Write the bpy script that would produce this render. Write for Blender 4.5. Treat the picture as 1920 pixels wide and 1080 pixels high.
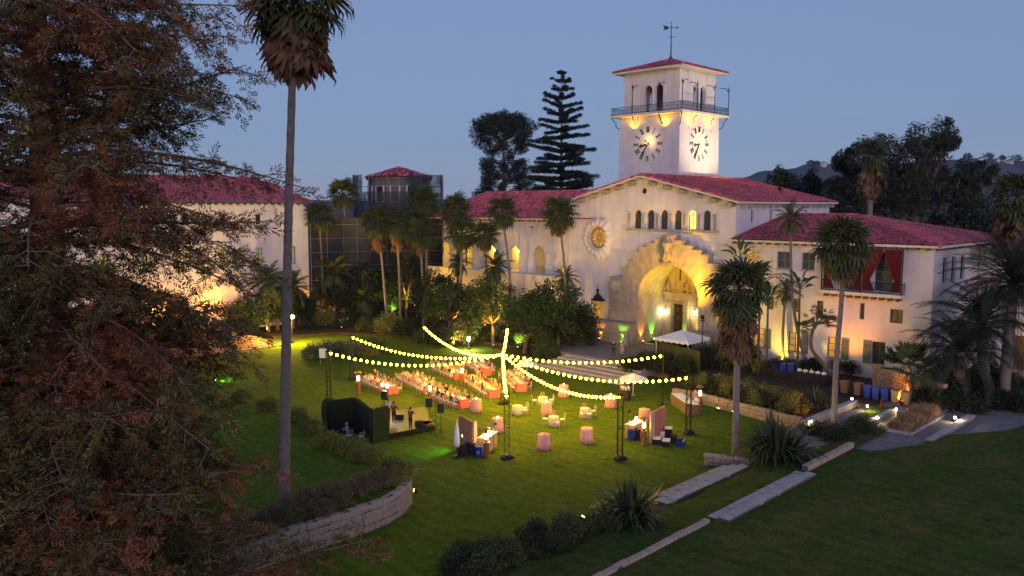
import bpy, bmesh, math, random
import numpy as np
from mathutils import Vector, Matrix, Euler
from mathutils.geometry import tessellate_polygon
random.seed(7); rng = np.random.default_rng(7)
R = math.radians; PI = math.pi
S = bpy.context.scene; COL = S.collection
for o in list(bpy.data.objects): bpy.data.objects.remove(o)

# ---------------------------------------------------------------- camera, sky, sun, exposure
CAM_H = 17.0; FOC = 1500.0; PITCH = math.atan2(154, FOC)
cd = bpy.data.cameras.new('camera'); cam = bpy.data.objects.new('camera', cd); COL.objects.link(cam)
cam.location = (0, 0, CAM_H); cam.rotation_euler = (PI/2 - PITCH, 0, R(-45))
cd.sensor_width = 36; cd.lens = 36*FOC/1920; cd.clip_end = 12000; cd.clip_start = 0.3
S.camera = cam
W = bpy.data.worlds.new('World'); S.world = W; W.use_nodes = True
nt = W.node_tree; nt.nodes.clear()
sky = nt.nodes.new('ShaderNodeTexSky'); sky.sky_type = 'NISHITA'; sky.sun_disc = False
SUN_EL = R(5.0); SUN_AZ = R(218)          # compass bearing of the afterglow, from +Y towards +X: behind the camera
sky.sun_elevation = R(9.0); sky.sun_rotation = SUN_AZ; sky.altitude = 0
sky.air_density = 1.0; sky.dust_density = 0.3; sky.ozone_density = 4.0
bg = nt.nodes.new('ShaderNodeBackground'); bg.inputs['Strength'].default_value = 0.05
wo = nt.nodes.new('ShaderNodeOutputWorld')
mx_ = nt.nodes.new('ShaderNodeMix'); mx_.data_type = 'RGBA'; mx_.inputs[0].default_value = 0.82      # even blue-hour veil over the whole dome
mx_.inputs[7].default_value = (1.50, 1.92, 3.25, 1); nt.links.new(sky.outputs[0], mx_.inputs[6]); nt.links.new(mx_.outputs[2], bg.inputs['Color']); nt.links.new(bg.outputs[0], wo.inputs['Surface'])
sl = bpy.data.lights.new('sun', 'SUN'); sl.energy = 0.52; sl.angle = R(30); sl.color = (1.0, 0.74, 0.86)
sun = bpy.data.objects.new('sun', sl); COL.objects.link(sun)
sd = Vector((math.sin(SUN_AZ)*math.cos(SUN_EL), math.cos(SUN_AZ)*math.cos(SUN_EL), math.sin(SUN_EL)))
sun.rotation_euler = sd.to_track_quat('Z', 'Y').to_euler()
vs = S.view_settings; vs.view_transform = 'Standard'; vs.look = 'None'; vs.gamma = 1; vs.use_curve_mapping = False
vs.exposure = 1.6
S.render.engine = 'CYCLES'; cy = S.cycles
cy.use_light_tree = True; cy.use_denoising = True; cy.max_bounces = 5; cy.diffuse_bounces = 2; cy.glossy_bounces = 2
cy.transmission_bounces = 3; cy.transparent_max_bounces = 6; cy.sample_clamp_indirect = 3; cy.sample_clamp_direct = 0
cy.caustics_reflective = False; cy.caustics_refractive = False

# ---------------------------------------------------------------- helpers
_cp, _sp = math.cos(PITCH), math.sin(PITCH); _q = 0.5**0.5
def ray(px, py):
    a = (px-960)/FOC; b = (540-py)/FOC
    f = _cp + b*_sp; return Vector((_q*(f+a), _q*(f-a), b*_cp-_sp))
def at(px, py, z=0.0):          # the point of the level z seen at a place of the survey picture
    d = ray(px, py); return Vector((0, 0, CAM_H)) + d*((z-CAM_H)/d.z)
def far(px, py, dep): return Vector((0, 0, CAM_H)) + ray(px, py)*dep

MATS = {}
def mat(name, col, rough=0.85, var=0.25, scale=3.0, bump=0.0, bscale=None, col2=None, metal=0.0, island=0.0, spec=0.3, streak=0.0, trans=0.0):
    if name in MATS: return MATS[name]
    m = bpy.data.materials.new(name); m.use_nodes = True; n = m.node_tree.nodes; l = m.node_tree.links
    b = n['Principled BSDF']; b.inputs['Roughness'].default_value = rough; b.inputs['Metallic'].default_value = metal
    b.inputs['Specular IOR Level'].default_value = spec
    tc = n.new('ShaderNodeTexCoord')
    nz = n.new('ShaderNodeTexNoise'); nz.inputs['Scale'].default_value = scale; nz.inputs['Detail'].default_value = 5; nz.inputs['Roughness'].default_value = 0.65
    l.new(tc.outputs['Object'], nz.inputs['Vector'])
    rp = n.new('ShaderNodeValToRGB'); rp.color_ramp.elements[0].position = 0.3; rp.color_ramp.elements[1].position = 0.7
    c2 = col2 or tuple(min(1, c*(1+var)) for c in col); c1 = col if col2 else tuple(c*(1-var) for c in col)
    rp.color_ramp.elements[0].color = (*c1, 1); rp.color_ramp.elements[1].color = (*c2, 1)
    l.new(nz.outputs['Fac'], rp.inputs['Fac'])
    out = rp.outputs['Color']
    if island > 0:
        g = n.new('ShaderNodeNewGeometry'); hs = n.new('ShaderNodeHueSaturation')
        mr = n.new('ShaderNodeMapRange'); mr.inputs[3].default_value = 1-island; mr.inputs[4].default_value = 1+island
        l.new(g.outputs['Random Per Island'], mr.inputs[0]); l.new(mr.outputs[0], hs.inputs['Value']); l.new(out, hs.inputs['Color'])
        out = hs.outputs['Color']
    if streak:      # rain streaks and damp patches on render
        mp = n.new('ShaderNodeMapping'); mp.inputs['Scale'].default_value = (1.6, 1.6, .16); l.new(tc.outputs['Object'], mp.inputs['Vector'])
        sn = n.new('ShaderNodeTexNoise'); sn.inputs['Scale'].default_value = 1.0; sn.inputs['Detail'].default_value = 6; sn.inputs['Roughness'].default_value = .7; l.new(mp.outputs[0], sn.inputs['Vector'])
        sr = n.new('ShaderNodeMapRange'); sr.inputs[1].default_value = .45; sr.inputs[2].default_value = .75; sr.inputs[3].default_value = 1; sr.inputs[4].default_value = 1-streak; l.new(sn.outputs['Fac'], sr.inputs[0])
        sm = n.new('ShaderNodeMix'); sm.data_type = 'RGBA'; sm.blend_type = 'MULTIPLY'; sm.inputs[0].default_value = 1; l.new(out, sm.inputs[6]); l.new(sr.outputs[0], sm.inputs[7]); out = sm.outputs[2]
    l.new(out, b.inputs['Base Color'])
    if bump:
        nb = n.new('ShaderNodeTexNoise'); nb.inputs['Scale'].default_value = bscale or scale*4; nb.inputs['Detail'].default_value = 4
        l.new(tc.outputs['Object'], nb.inputs['Vector'])
        bp = n.new('ShaderNodeBump'); bp.inputs['Strength'].default_value = 0.6; bp.inputs['Distance'].default_value = bump
        l.new(nb.outputs['Fac'], bp.inputs['Height']); l.new(bp.outputs[0], b.inputs['Normal'])
    if trans:
        tr = n.new('ShaderNodeBsdfTranslucent'); l.new(out, tr.inputs['Color'])
        mx = n.new('ShaderNodeMixShader'); mx.inputs[0].default_value = trans
        l.new(b.outputs[0], mx.inputs[1]); l.new(tr.outputs[0], mx.inputs[2]); l.new(mx.outputs[0], n['Material Output'].inputs['Surface'])
    MATS[name] = m; return m
def emis(name, col, strength):
    if name in MATS: return MATS[name]
    m = bpy.data.materials.new(name); m.use_nodes = True; b = m.node_tree.nodes['Principled BSDF']
    b.inputs['Base Color'].default_value = (*col, 1); b.inputs['Emission Color'].default_value = (*col, 1); b.inputs['Emission Strength'].default_value = strength
    MATS[name] = m; return m
def glass(name, col, rough=0.08):
    if name in MATS: return MATS[name]
    m = bpy.data.materials.new(name); m.use_nodes = True; b = m.node_tree.nodes['Principled BSDF']
    b.inputs['Base Color'].default_value = (*col, 1); b.inputs['Roughness'].default_value = rough+.15; b.inputs['Specular IOR Level'].default_value = 0.4
    MATS[name] = m; return m

def tag(o, label=None, cat=None, group=None, kind=None):
    if label: o['label'] = label
    if cat: o['category'] = cat
    if group: o['group'] = group
    if kind: o['kind'] = kind
    return o
def thing(name, label, cat, loc=(0, 0, 0), rz=0.0, group=None):
    o = bpy.data.objects.new(name, None); COL.objects.link(o); o.empty_display_size = 0.1
    o.location = loc; o.rotation_euler = (0, 0, rz); return tag(o, label, cat, group)
def link(name, me, parent=None, loc=(0, 0, 0), rot=(0, 0, 0), sc=(1, 1, 1)):
    o = bpy.data.objects.new(name, me); COL.objects.link(o); o.parent = parent
    o.location = loc; o.rotation_euler = rot; o.scale = sc if hasattr(sc, '__len__') else (sc, sc, sc); return o
KIDS = {}
def dup(o, parent=None, **kw):
    c = o.copy(); COL.objects.link(c); c.parent = parent
    for ch in o.children: dup(ch, c)
    return c
class MB:
    def __init__(s): s.v = []; s.f = []; s.m = []; s.mi = 0
    def add(s, vs, fs):
        k = len(s.v); s.v += [tuple(v) for v in vs]; s.f += [tuple(i+k for i in f) for f in fs]; s.m += [s.mi]*len(fs); return s
    def box(s, a, b):
        x0, y0, z0 = a; x1, y1, z1 = b
        return s.add([(x0,y0,z0),(x1,y0,z0),(x1,y1,z0),(x0,y1,z0),(x0,y0,z1),(x1,y0,z1),(x1,y1,z1),(x0,y1,z1)],
                     [(0,3,2,1),(4,5,6,7),(0,1,5,4),(1,2,6,5),(2,3,7,6),(3,0,4,7)])
    def obox(s, c, h, M=None):
        k = len(s.v); s.box((-h[0],-h[1],-h[2]), h); M = M or Matrix.Identity(3); c = Vector(c)
        for i in range(k, len(s.v)): s.v[i] = tuple(c + M @ Vector(s.v[i]))
        return s
    def tube(s, pts, rad, n=6, cap=True):
        pts = [Vector(p) for p in pts]
        if not hasattr(rad, '__len__'): rad = [rad]*len(pts)
        k = len(s.v); vs = []; fs = []; prev = None
        for i, p in enumerate(pts):
            t = (pts[min(i+1, len(pts)-1)] - pts[max(i-1, 0)])
            t = t.normalized() if t.length > 1e-9 else Vector((0, 0, 1))
            if prev is None: prev = t.orthogonal().normalized() if abs(t.z) < 0.99 else Vector((1, 0, 0))
            u = (prev - t*prev.dot(t)); u = u.normalized() if u.length > 1e-6 else t.orthogonal().normalized()
            prev = u; w = t.cross(u)
            for j in range(n): a = 2*PI*j/n; vs.append(p + (u*math.cos(a)+w*math.sin(a))*rad[i])
        for i in range(len(pts)-1):
            for j in range(n): fs.append((i*n+j, i*n+(j+1)%n, (i+1)*n+(j+1)%n, (i+1)*n+j))
        if cap: fs.append(tuple(range(n-1, -1, -1))); fs.append(tuple((len(pts)-1)*n+j for j in range(n)))
        return s.add(vs, fs)
    def lathe(s, prof, n=16, c=(0, 0, 0), wob=None):
        vs = []; fs = []
        for i, (r, z) in enumerate(prof):
            for j in range(n):
                a = 2*PI*j/n; rr = r*(1 + (wob(a, z) if wob else 0)); vs.append((c[0]+rr*math.cos(a), c[1]+rr*math.sin(a), c[2]+z))
        for i in range(len(prof)-1):
            for j in range(n): fs.append((i*n+j, i*n+(j+1)%n, (i+1)*n+(j+1)%n, (i+1)*n+j))
        fs.append(tuple(range(n-1, -1, -1))); fs.append(tuple((len(prof)-1)*n+j for j in range(n)))
        return s.add(vs, fs)
    def poly(s, pts, z0, z1):      # vertical prism from a plan outline (counter-clockwise)
        n = len(pts); vs = [(x, y, z0) for x, y in pts] + [(x, y, z1) for x, y in pts]
        fs = [(i, (i+1) % n, n+(i+1) % n, n+i) for i in range(n)]
        tris = tessellate_polygon([[Vector((x, y, 0)) for x, y in pts]])
        fs += [tuple(i+n for i in t) for t in tris] + [tuple(reversed(t)) for t in tris]
        return s.add(vs, fs)
    def mesh(s, name, mats, smooth=False):
        me = bpy.data.meshes.new(name); me.from_pydata(s.v, [], s.f)
        for m in (mats if isinstance(mats, (list, tuple)) else [mats]): me.materials.append(MATS[m] if isinstance(m, str) else m)
        if any(s.m): me.polygons.foreach_set('material_index', s.m)
        bm = bmesh.new(); bm.from_mesh(me); bmesh.ops.recalc_face_normals(bm, faces=bm.faces); bm.to_mesh(me); bm.free()
        if smooth: me.polygons.foreach_set('use_smooth', [True]*len(me.polygons))
        me.update(); return me
    def build(s, name, mats, parent=None, smooth=False, **kw):
        return link(name, s.mesh(name, mats, smooth), parent, **kw)
def npmesh(name, V, F, mats, mi=None, smooth=False):       # V (n,3); F (m,3) or (m,4)
    me = bpy.data.meshes.new(name); k = F.shape[1]
    me.vertices.add(len(V)); me.vertices.foreach_set('co', np.ascontiguousarray(V, np.float32).ravel())
    me.loops.add(F.size); me.loops.foreach_set('vertex_index', np.ascontiguousarray(F, np.int32).ravel())
    me.polygons.add(len(F)); me.polygons.foreach_set('loop_start', np.arange(0, F.size, k, dtype=np.int32))
    for m in (mats if isinstance(mats, (list, tuple)) else [mats]): me.materials.append(MATS[m] if isinstance(m, str) else m)
    if mi is not None: me.polygons.foreach_set('material_index', np.ascontiguousarray(mi, np.int32))
    if smooth: me.polygons.foreach_set('use_smooth', np.ones(len(F), bool))
    me.update(calc_edges=True); me.validate(); return me
def struct(name, mb, m, parent=None): return tag(mb.build(name, m, parent), kind='structure') if parent is None else mb.build(name, m, parent)

def arch_pts(u0, u1, z0, zs, n=12, rise=None):     # opening outline: sill z0, springing zs
    r = (u1-u0)/2; c = (u0+u1)/2; h = rise or r
    return [(u0, z0), (u1, z0)] + [(c + r*math.cos(a), zs + h*math.sin(a)) for a in [PI*i/n for i in range(n+1)]]
def rect_pts(u0, u1, z0, z1): return [(u0, z0), (u1, z0), (u1, z1), (u0, z1)]
def circ_pts(u, z, r, n=20): return [(u+r*math.cos(2*PI*i/n), z+r*math.sin(2*PI*i/n)) for i in range(n)]
def wall(mb, axis, c, outer, holes, depth, sign=1):      # a wall face with real openings and their reveals
    P = (lambda u, z, d=0: (c+d*sign, u, z)) if axis == 'x' else (lambda u, z, d=0: (u, c+d*sign, z))
    loops = [outer] + holes; flat = [p for lp in loops for p in lp]
    tris = tessellate_polygon([[Vector((u, z, 0)) for u, z in lp] for lp in loops])
    mb.add([P(u, z) for u, z in flat], [tuple(t) for t in tris])
    for h in holes:
        n = len(h); mb.add([P(u, z) for u, z in h] + [P(u, z, depth) for u, z in h], [(i, (i+1) % n, n+(i+1) % n, n+i) for i in range(n)])
    return mb
def panel(axis, c, outer, d0, d1):        # solid slab of an outline, between two depths of the wall normal
    P = (lambda u, z, d: (c+d, u, z)) if axis == 'x' else (lambda u, z, d: (u, c+d, z))
    n = len(outer); mb = MB(); tris = tessellate_polygon([[Vector((u, z, 0)) for u, z in outer]])
    return mb.add([P(u, z, d0) for u, z in outer] + [P(u, z, d1) for u, z in outer],
                  [tuple(t) for t in tris] + [tuple(i+n for i in reversed(t)) for t in tris] + [(i, (i+1) % n, n+(i+1) % n, n+i) for i in range(n)])
def window(parent, axis, c, u0, u1, z0, z1, arch=None, inset=0.22, pane='pane_dark', frame='frame_dark', nx=2, nz=2, label=None):
    """frame with sash bars as one part, panes as its sub-part"""
    bx = (lambda mb, a, b, p, q, d0, d1: mb.box((c+d0, a, p), (c+d1, b, q))) if axis == 'x' else (lambda mb, a, b, p, q, d0, d1: mb.box((a, c+d0, p), (b, c+d1, q)))
    t = 0.075; m = MB()
    bx(m, u0, u0+t, z0, z1, inset, inset+.09); bx(m, u1-t, u1, z0, z1, inset, inset+.09)
    bx(m, u0+t, u1-t, z0, z0+t, inset, inset+.09)
    if not arch: bx(m, u0+t, u1-t, z1-t, z1, inset, inset+.09)
    for i in range(1, nx): u = u0+(u1-u0)*i/nx; bx(m, u-.035, u+.035, z0+t, z1-t if not arch else z1+(u1-u0)*.46, inset+.012, inset+.08)
    for i in range(1, nz + (1 if arch else 0)): z = z0+(z1-z0)*i/nz; bx(m, u0+t, u1-t, z-.03, z+.03, inset+.02, inset+.07)
    w = m.build('window', frame, parent)
    out = arch_pts(u0, u1, z0, z1, 10) if arch else rect_pts(u0+.02, u1-.02, z0+.02, z1-.02)
    panel(axis, c, out, inset+.05, inset+.065).build('pane', pane, w)
    if label: w['label'] = label
    return w

def tiles(parent, e0, e1, t0, t1, name='roof_tiles', pitch=0.30, course=0.42):
    """barrel tiles on the slope e0-e1 (eave) to t0-t1 (top); t0 == t1 for a hip end"""
    e0, e1, t0, t1 = map(Vector, (e0, e1, t0, t1))
    U = (e1-e0).normalized(); N = U.cross((t0+t1)/2-(e0+e1)/2).normalized()
    if N.z < 0: N = -N
    V = N.cross(U); V = V if V.z > 0 else -V
    L = (e1-e0).length; a0, b0 = (t0-e0).dot(U), (t0-e0).dot(V); a1 = (t1-e0).dot(U)
    nc = int(L/pitch); nr = int(b0/course)
    ii, jj = np.meshgrid(np.arange(nc), np.arange(nr), indexing='ij'); u = (ii.ravel()+.5)*L/nc; v = jj.ravel()*b0/nr
    vm = v + course*.5; lo = a0*vm/b0; hi = L + (a1-L)*vm/b0
    keep = (u > lo-.05) & (u < hi+.05); u = u[keep]; v = v[keep]; n = len(u)
    seg = 4; ang = np.linspace(0, PI, seg+1); r = pitch*.38
    jit = rng.normal(0, .012, (n, 1)); dv = rng.normal(0, .02, (n, 1))
    UU, VV, NN, EE = (np.array(q) for q in (U, V, N, e0))
    low = u[:, None] + jit + r*np.cos(ang); hgt = r*np.sin(ang)
    A = EE + low[..., None]*UU + (v[:, None]+dv)[..., None]*VV + (hgt*1.0+.05)[None, :, None]*NN
    B = EE + low[..., None]*UU + (v[:, None]+dv+course*1.08)[..., None]*VV + (hgt*.85+.0)[None, :, None]*NN
    Vt = np.concatenate([A, B], 1).reshape(-1, 3)
    q = np.arange(seg); base = np.stack([q, q+1, q+seg+2, q+seg+1], 1)
    F = (base[None] + (np.arange(n)*(2*(seg+1)))[:, None, None]).reshape(-1, 4)
    o = link(name, npmesh(name, Vt, F, 'tile'), parent); o['kind'] = 'stuff'
    return o
def cap_line(mb, a, b, r=0.13):
    a, b = Vector(a), Vector(b); n = max(2, int((b-a).length/.45))
    for i in range(n):
        p = a.lerp(b, i/n); q = a.lerp(b, (i+1.12)/n); mb.tube([p, q], [r*1.1, r*.9], 7)
# ---------------------------------------------------------------- materials
def lawn_mat(name, dark, light, dry, drycov=0.62, stripe=0.0):
    m = bpy.data.materials.new(name); m.use_nodes = True; n = m.node_tree.nodes; l = m.node_tree.links; b = n['Principled BSDF']
    b.inputs['Roughness'].default_value = 0.95; b.inputs['Specular IOR Level'].default_value = 0.1
    tc = n.new('ShaderNodeTexCoord')
    def noise(sc, det=4, ro=.6):
        z = n.new('ShaderNodeTexNoise'); z.inputs['Scale'].default_value = sc; z.inputs['Detail'].default_value = det; z.inputs['Roughness'].default_value = ro
        l.new(tc.outputs['Object'], z.inputs['Vector']); return z.outputs['Fac']
    def mixc(f, a, bb, lo, hi):
        r = n.new('ShaderNodeMapRange'); r.inputs[1].default_value = lo; r.inputs[2].default_value = hi; l.new(f, r.inputs[0])
        x = n.new('ShaderNodeMix'); x.data_type = 'RGBA'; l.new(r.outputs[0], x.inputs[0])
        for i, v in ((6, a), (7, bb)):
            if isinstance(v, tuple): x.inputs[i].default_value = (*v, 1)
            else: l.new(v, x.inputs[i])
        return x.outputs[2]
    c = mixc(noise(2.2, 6, .75), dark, light, .35, .68)
    c = mixc(noise(.35, 6, .75), c, dry, drycov-.06, .80)
    c = mixc(noise(.9, 4, .7), c, tuple(q*.55 for q in dark), .56, .74)
    c2 = n.new('ShaderNodeMix'); c2.data_type = 'RGBA'; c2.blend_type = 'MULTIPLY'; c2.inputs[0].default_value = 0.75
    l.new(c, c2.inputs[6]); rr = n.new('ShaderNodeValToRGB'); rr.color_ramp.elements[0].color = (.30, .30, .30, 1); rr.color_ramp.elements[0].position = .3
    rr.color_ramp.elements[1].color = (1.45, 1.45, 1.45, 1); rr.color_ramp.elements[1].position = .7
    l.new(noise(5.5, 4, .85), rr.inputs[0]); l.new(rr.outputs[0], c2.inputs[7]); l.new(c2.outputs[2], b.inputs['Base Color'])
    wv = n.new('ShaderNodeTexWave'); wv.inputs['Scale'].default_value = .28; wv.inputs['Distortion'].default_value = 5; wv.inputs['Detail'].default_value = 2; wv.inputs['Detail Scale'].default_value = 1.5; l.new(tc.outputs['Object'], wv.inputs['Vector'])
    wr = n.new('ShaderNodeMapRange'); wr.inputs[3].default_value = .90; wr.inputs[4].default_value = 1.08; l.new(wv.outputs['Fac'], wr.inputs[0])
    wm = n.new('ShaderNodeMix'); wm.data_type = 'RGBA'; wm.blend_type = 'MULTIPLY'; wm.inputs[0].default_value = 1; l.new(c2.outputs[2], wm.inputs[6]); l.new(wr.outputs[0], wm.inputs[7]); l.new(wm.outputs[2], b.inputs['Base Color'])
    bp = n.new('ShaderNodeBump'); bp.inputs['Distance'].default_value = .05; bp.inputs['Strength'].default_value = .8
    l.new(noise(22, 3, .8), bp.inputs['Height']); l.new(bp.outputs[0], b.inputs['Normal']); MATS[name] = m; return m
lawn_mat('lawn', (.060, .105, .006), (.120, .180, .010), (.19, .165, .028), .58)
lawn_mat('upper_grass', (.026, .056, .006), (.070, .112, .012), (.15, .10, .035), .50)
lawn_mat('earth', (.05, .035, .022), (.09, .062, .04), (.06, .06, .03), .6)
mat('stucco', (.64, .60, .60), .9, 0, .35, .015, 5, col2=(.76, .72, .72), streak=.18)
mat('stucco_cream', (.70, .64, .56), .9, .08, .6, .01, 9, streak=.2)
mat('stone', (.40, .345, .27), .9, .2, 1.2, .02, 7, streak=.35)
mat('stone_dark', (.30, .26, .21), .9, .2, 1.5, .02, 7)
mat('tile', (.44, .085, .11), .75, 0, .5, 0, col2=(.64, .15, .18), island=.5)
mat('tile_base', (.12, .025, .03), .9, .2, 2)
mat('wood', (.16, .085, .045), .7, .3, 5, .004)
mat('wood_dark', (.05, .03, .02), .6, .3, 5)
mat('frame_dark', (.07, .075, .085), .6, .2, 5)
mat('frame_blue', (.16, .24, .32), .6, .2, 5)
mat('shutter', (.12, .17, .17), .7, .2, 5)
mat('iron', (.022, .022, .028), .5, .2, 6, metal=.3)
mat('black', (.012, .012, .013), .6, .2, 6)
mat('gravel_pave', (.13, .11, .11), .9, 0, 3, .015, 20, col2=(.26, .23, .22))
mat('slab', (.28, .25, .24), .88, 0, 1.3, .02, 9, col2=(.44, .39, .37), island=.3)
mat('rubble', (.35, .265, .215), .92, .25, 2.0, .04, 8, island=.55)
mat('mortar', (.10, .085, .075), .95, .15, 5)
mat('terracotta', (.50, .27, .19), .85, .15, 2.5, .008, 12)
mat('brick', (.38, .20, .14), .9, .2, 3, .01, island=.25)
glass('pane_dark', (.015, .018, .024)); glass('pane_mid', (.06, .065, .06), .15)
emis('pane_lit', (1.0, .74, .12), .75); emis('pane_dim', (.9, .52, .12), .06); emis('pane_green', (.40, .45, .22), .05)
mat('curtain', (.15, .014, .016), .9, .2, 3)
mat('gold', (.65, .48, .12), .4, .1, 4, metal=.4)
mat('scrim', (.016, .016, .020), .95, 0, .22, .03, 6, col2=(.05, .05, .058))
mat('scrim_pale', (.13, .13, .145), .95, .3, 1.2, .02, 10)
mat('steel', (.25, .25, .26), .5, .15, 4, metal=.6)

# ---------------------------------------------------------------- ground
def sheet(name, pts, z, m, th=None, label=None):
    mb = MB()
    if th: mb.poly(pts, z-th, z)
    else:
        t = tessellate_polygon([[Vector((p[0], p[1], 0)) for p in pts]]); mb.add([(p[0], p[1], z) for p in pts], [tuple(q) for q in t])
    o = mb.build(name, m); tag(o, kind='structure'); 
    return o
sheet('ground', [(-6000, -6000), (6000, -6000), (6000, 6000), (-6000, 6000)], -.06, 'earth')
sheet('lawn', [(8, 24), (62, 24), (66, 44), (64, 62), (66, 70), (74, 90), (50, 97), (20, 97), (-5, 80)], 0, 'lawn')
# foreground lawn, its grass bank and the kerb between them
XS = np.linspace(6, 60, 60)
def strip(name, prof, m, xs=XS, wob=.06):
    mb = MB(); n = len(prof); vs = []
    for i, x in enumerate(xs):
        for k, (y, z) in enumerate(prof):
            w = 0 if k in (0, n-1) else wob
            vs.append((x, y + w*3*math.sin(x*.7+k), z + w*math.sin(x*1.3+k*2)))
    fs = [(i*n+k, (i+1)*n+k, (i+1)*n+k+1, i*n+k+1) for i in range(len(xs)-1) for k in range(n-1)]
    mb.add(vs, fs); o = mb.build(name, m, smooth=True); return tag(o, kind='structure')
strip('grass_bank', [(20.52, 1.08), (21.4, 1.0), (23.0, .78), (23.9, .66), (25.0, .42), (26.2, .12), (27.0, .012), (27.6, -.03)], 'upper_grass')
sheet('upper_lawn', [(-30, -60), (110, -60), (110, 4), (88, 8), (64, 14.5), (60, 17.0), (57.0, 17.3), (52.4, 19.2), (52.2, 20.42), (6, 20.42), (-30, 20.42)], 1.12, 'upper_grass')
# bed of bare soil under the phormiums and shrubs of the bank
def kerb(name, x0, x1, y, z, w, h, m='rubble', step=.85):
    root = tag(MB().box((x0, y-w/2+.02, z-h-.2), (x1, y+w/2-.02, z-.03)).build(name, 'mortar'), kind='structure')
    x = x0
    while x < x1-.1:
        L = step*random.uniform(.75, 1.25); L = min(L, x1-x)
        MB().obox((x+L/2, y+random.uniform(-.02, .02), z-h/2+random.uniform(-.015, .015)), (L/2-.012, w/2, h/2), Euler((0, 0, random.uniform(-.02, .02))).to_matrix()).build('kerb_stone', 'rubble', root)
        x += L
    return root
kerb('kerb', 12, 34.6, 20.62, 1.26, .30, .25)
kerb('kerb', 45.6, 52.4, 20.62, 1.45, .36, .42)
def slabs(name, x0, x1, rows, parent_mat='mortar', L=.85):       # treads of stone slabs: rows of (y0, y1, z)
    base = MB()
    for y0, y1, z in rows: base.box((x0, y0+.01, z-.45), (x1, y1-.01, z-.02))
    root = tag(base.build(name, 'mortar'), kind='structure')
    for y0, y1, z in rows:
        x = x0
        while x < x1-.05:
            l = min(L*random.uniform(.7, 1.3), x1-x); l = x1-x if x1-x-l < .3 else l
            MB().obox((x+l/2, (y0+y1)/2, z-.06+random.uniform(-.012, .012)), (l/2-random.uniform(.015, .035), (y1-y0)/2-random.uniform(.01, .03), .06), Euler((random.uniform(-.015, .015), random.uniform(-.015, .015), random.uniform(-.015, .015))).to_matrix()).build('stone_slab', 'slab', root)
            x += l
    return root
slabs('stone_steps', 35.2, 45.2, [(19.75, 20.38, 1.26), (20.38, 21.0, 1.14)])
slabs('stone_steps', 36.0, 45.2, [(24.0, 24.62, .74), (24.62, 25.24, .58), (25.24, 25.86, .40)])
# block wall closing the lower steps
def rubble_wall(name, label, path, h, th=.4, sl=.42, sh=.26, z0=0.0, cap=False, mname='rubble', cat='wall', batter=0):
    """stones laid course by course along a plan polyline, proud of a mortar core"""
    root = thing(name, label, cat, (path[0][0], path[0][1], z0)); o0 = Vector((path[0][0], path[0][1], z0))
    pts = [Vector((p[0], p[1], 0)) for p in path]; seg = [(pts[i+1]-pts[i]).length for i in range(len(pts)-1)]; T = sum(seg)
    def pos(s):
        s = max(0, min(T-1e-6, s))
        for i, L in enumerate(seg):
            if s <= L: d = (pts[i+1]-pts[i]).normalized(); return pts[i]+d*s, d
            s -= L
        d = (pts[-1]-pts[-2]).normalized(); return pts[-1], d
    core = MB(); n = max(2, int(T/.5)); vs = []; fs = []
    for i in range(n+1):
        p, d = pos(T*i/n); w = Vector((-d.y, d.x, 0))*(th/2-.035)
        vs += [p+w+Vector((0, 0, z0-.15))-o0, p-w+Vector((0, 0, z0-.15))-o0, p-w+Vector((0, 0, z0+h-.03))-o0, p+w+Vector((0, 0, z0+h-.03))-o0]
    for i in range(n): a = 4*i; b = a+4; fs += [(a, b, b+1, a+1), (a+1, b+1, b+2, a+2), (a+2, b+2, b+3, a+3), (a+3, b+3, b, a)]
    fs += [(0, 1, 2, 3), (4*n+3, 4*n+2, 4*n+1, 4*n)]; core.add(vs, fs); core.build('core', 'mortar', root)
    rows = max(1, round(h/sh)); rh = h/rows; base = []
    for k in range(6):
        b = bmesh.new(); bmesh.ops.create_cube(b, size=1)
        for v in b.verts: v.co += Vector((random.uniform(-.09, .09), random.uniform(-.05, .05), random.uniform(-.10, .10)))
        bmesh.ops.bevel(b, geom=b.edges[:], offset=.09, segments=1, affect='EDGES')
        me = bpy.data.meshes.new('stone'); b.to_mesh(me); b.free(); me.materials.append(MATS[mname]); base.append(me)
    cnt = 0
    for r in range(rows):
        s = random.uniform(-.2, 0)
        while s < T:
            L = sl*random.uniform(.65, 1.4); p, d = pos(s+L/2); cnt += 1
            if s+L/2 < T:
                link('stone', random.choice(base), root, (p.x-o0.x, p.y-o0.y, rh*(r+.5)+random.uniform(-.015, .015)), (random.uniform(-.05, .05), random.uniform(-.05, .05), math.atan2(d.y, d.x)), (L*1.0, th*random.uniform(.96, 1.08), rh*random.uniform(.92, 1.04)))
            s += L
    return root
a = at(1325, 872); b = at(1383, 880)
rubble_wall('stone_wall', 'short stone wall block at the end of the lower garden steps', [(a.x, a.y), (b.x+.6, b.y-.6)], .75, .45, .5, .25)
# raised lawn on the left with its curved retaining wall
ZL = 1.45
edge = [at(*p, ZL) for p in ((395, 1060), (470, 1018), (550, 987), (600, 972), (675, 949), (722, 932), (748, 917), (764, 900), (765, 884), (752, 868))]
backe = [at(*p, ZL) for p in ((735, 862), (690, 845), (640, 825), (590, 800), (540, 775), (480, 755), (400, 735), (300, 725), (100, 760), (-150, 900))]
poly = [(p.x, p.y) for p in edge+backe] + [(-20, 30), (2, 12), (14, 18)]
mb = MB(); mb.poly(poly, -.1, ZL-.12); tag(mb.build('raised_lawn', 'lawn'), kind='structure')
rubble_wall('retaining_wall', 'curved stone retaining wall around the raised lawn below the tall palm', [(p.x, p.y) for p in edge], ZL, .45, .52, .36)
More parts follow.
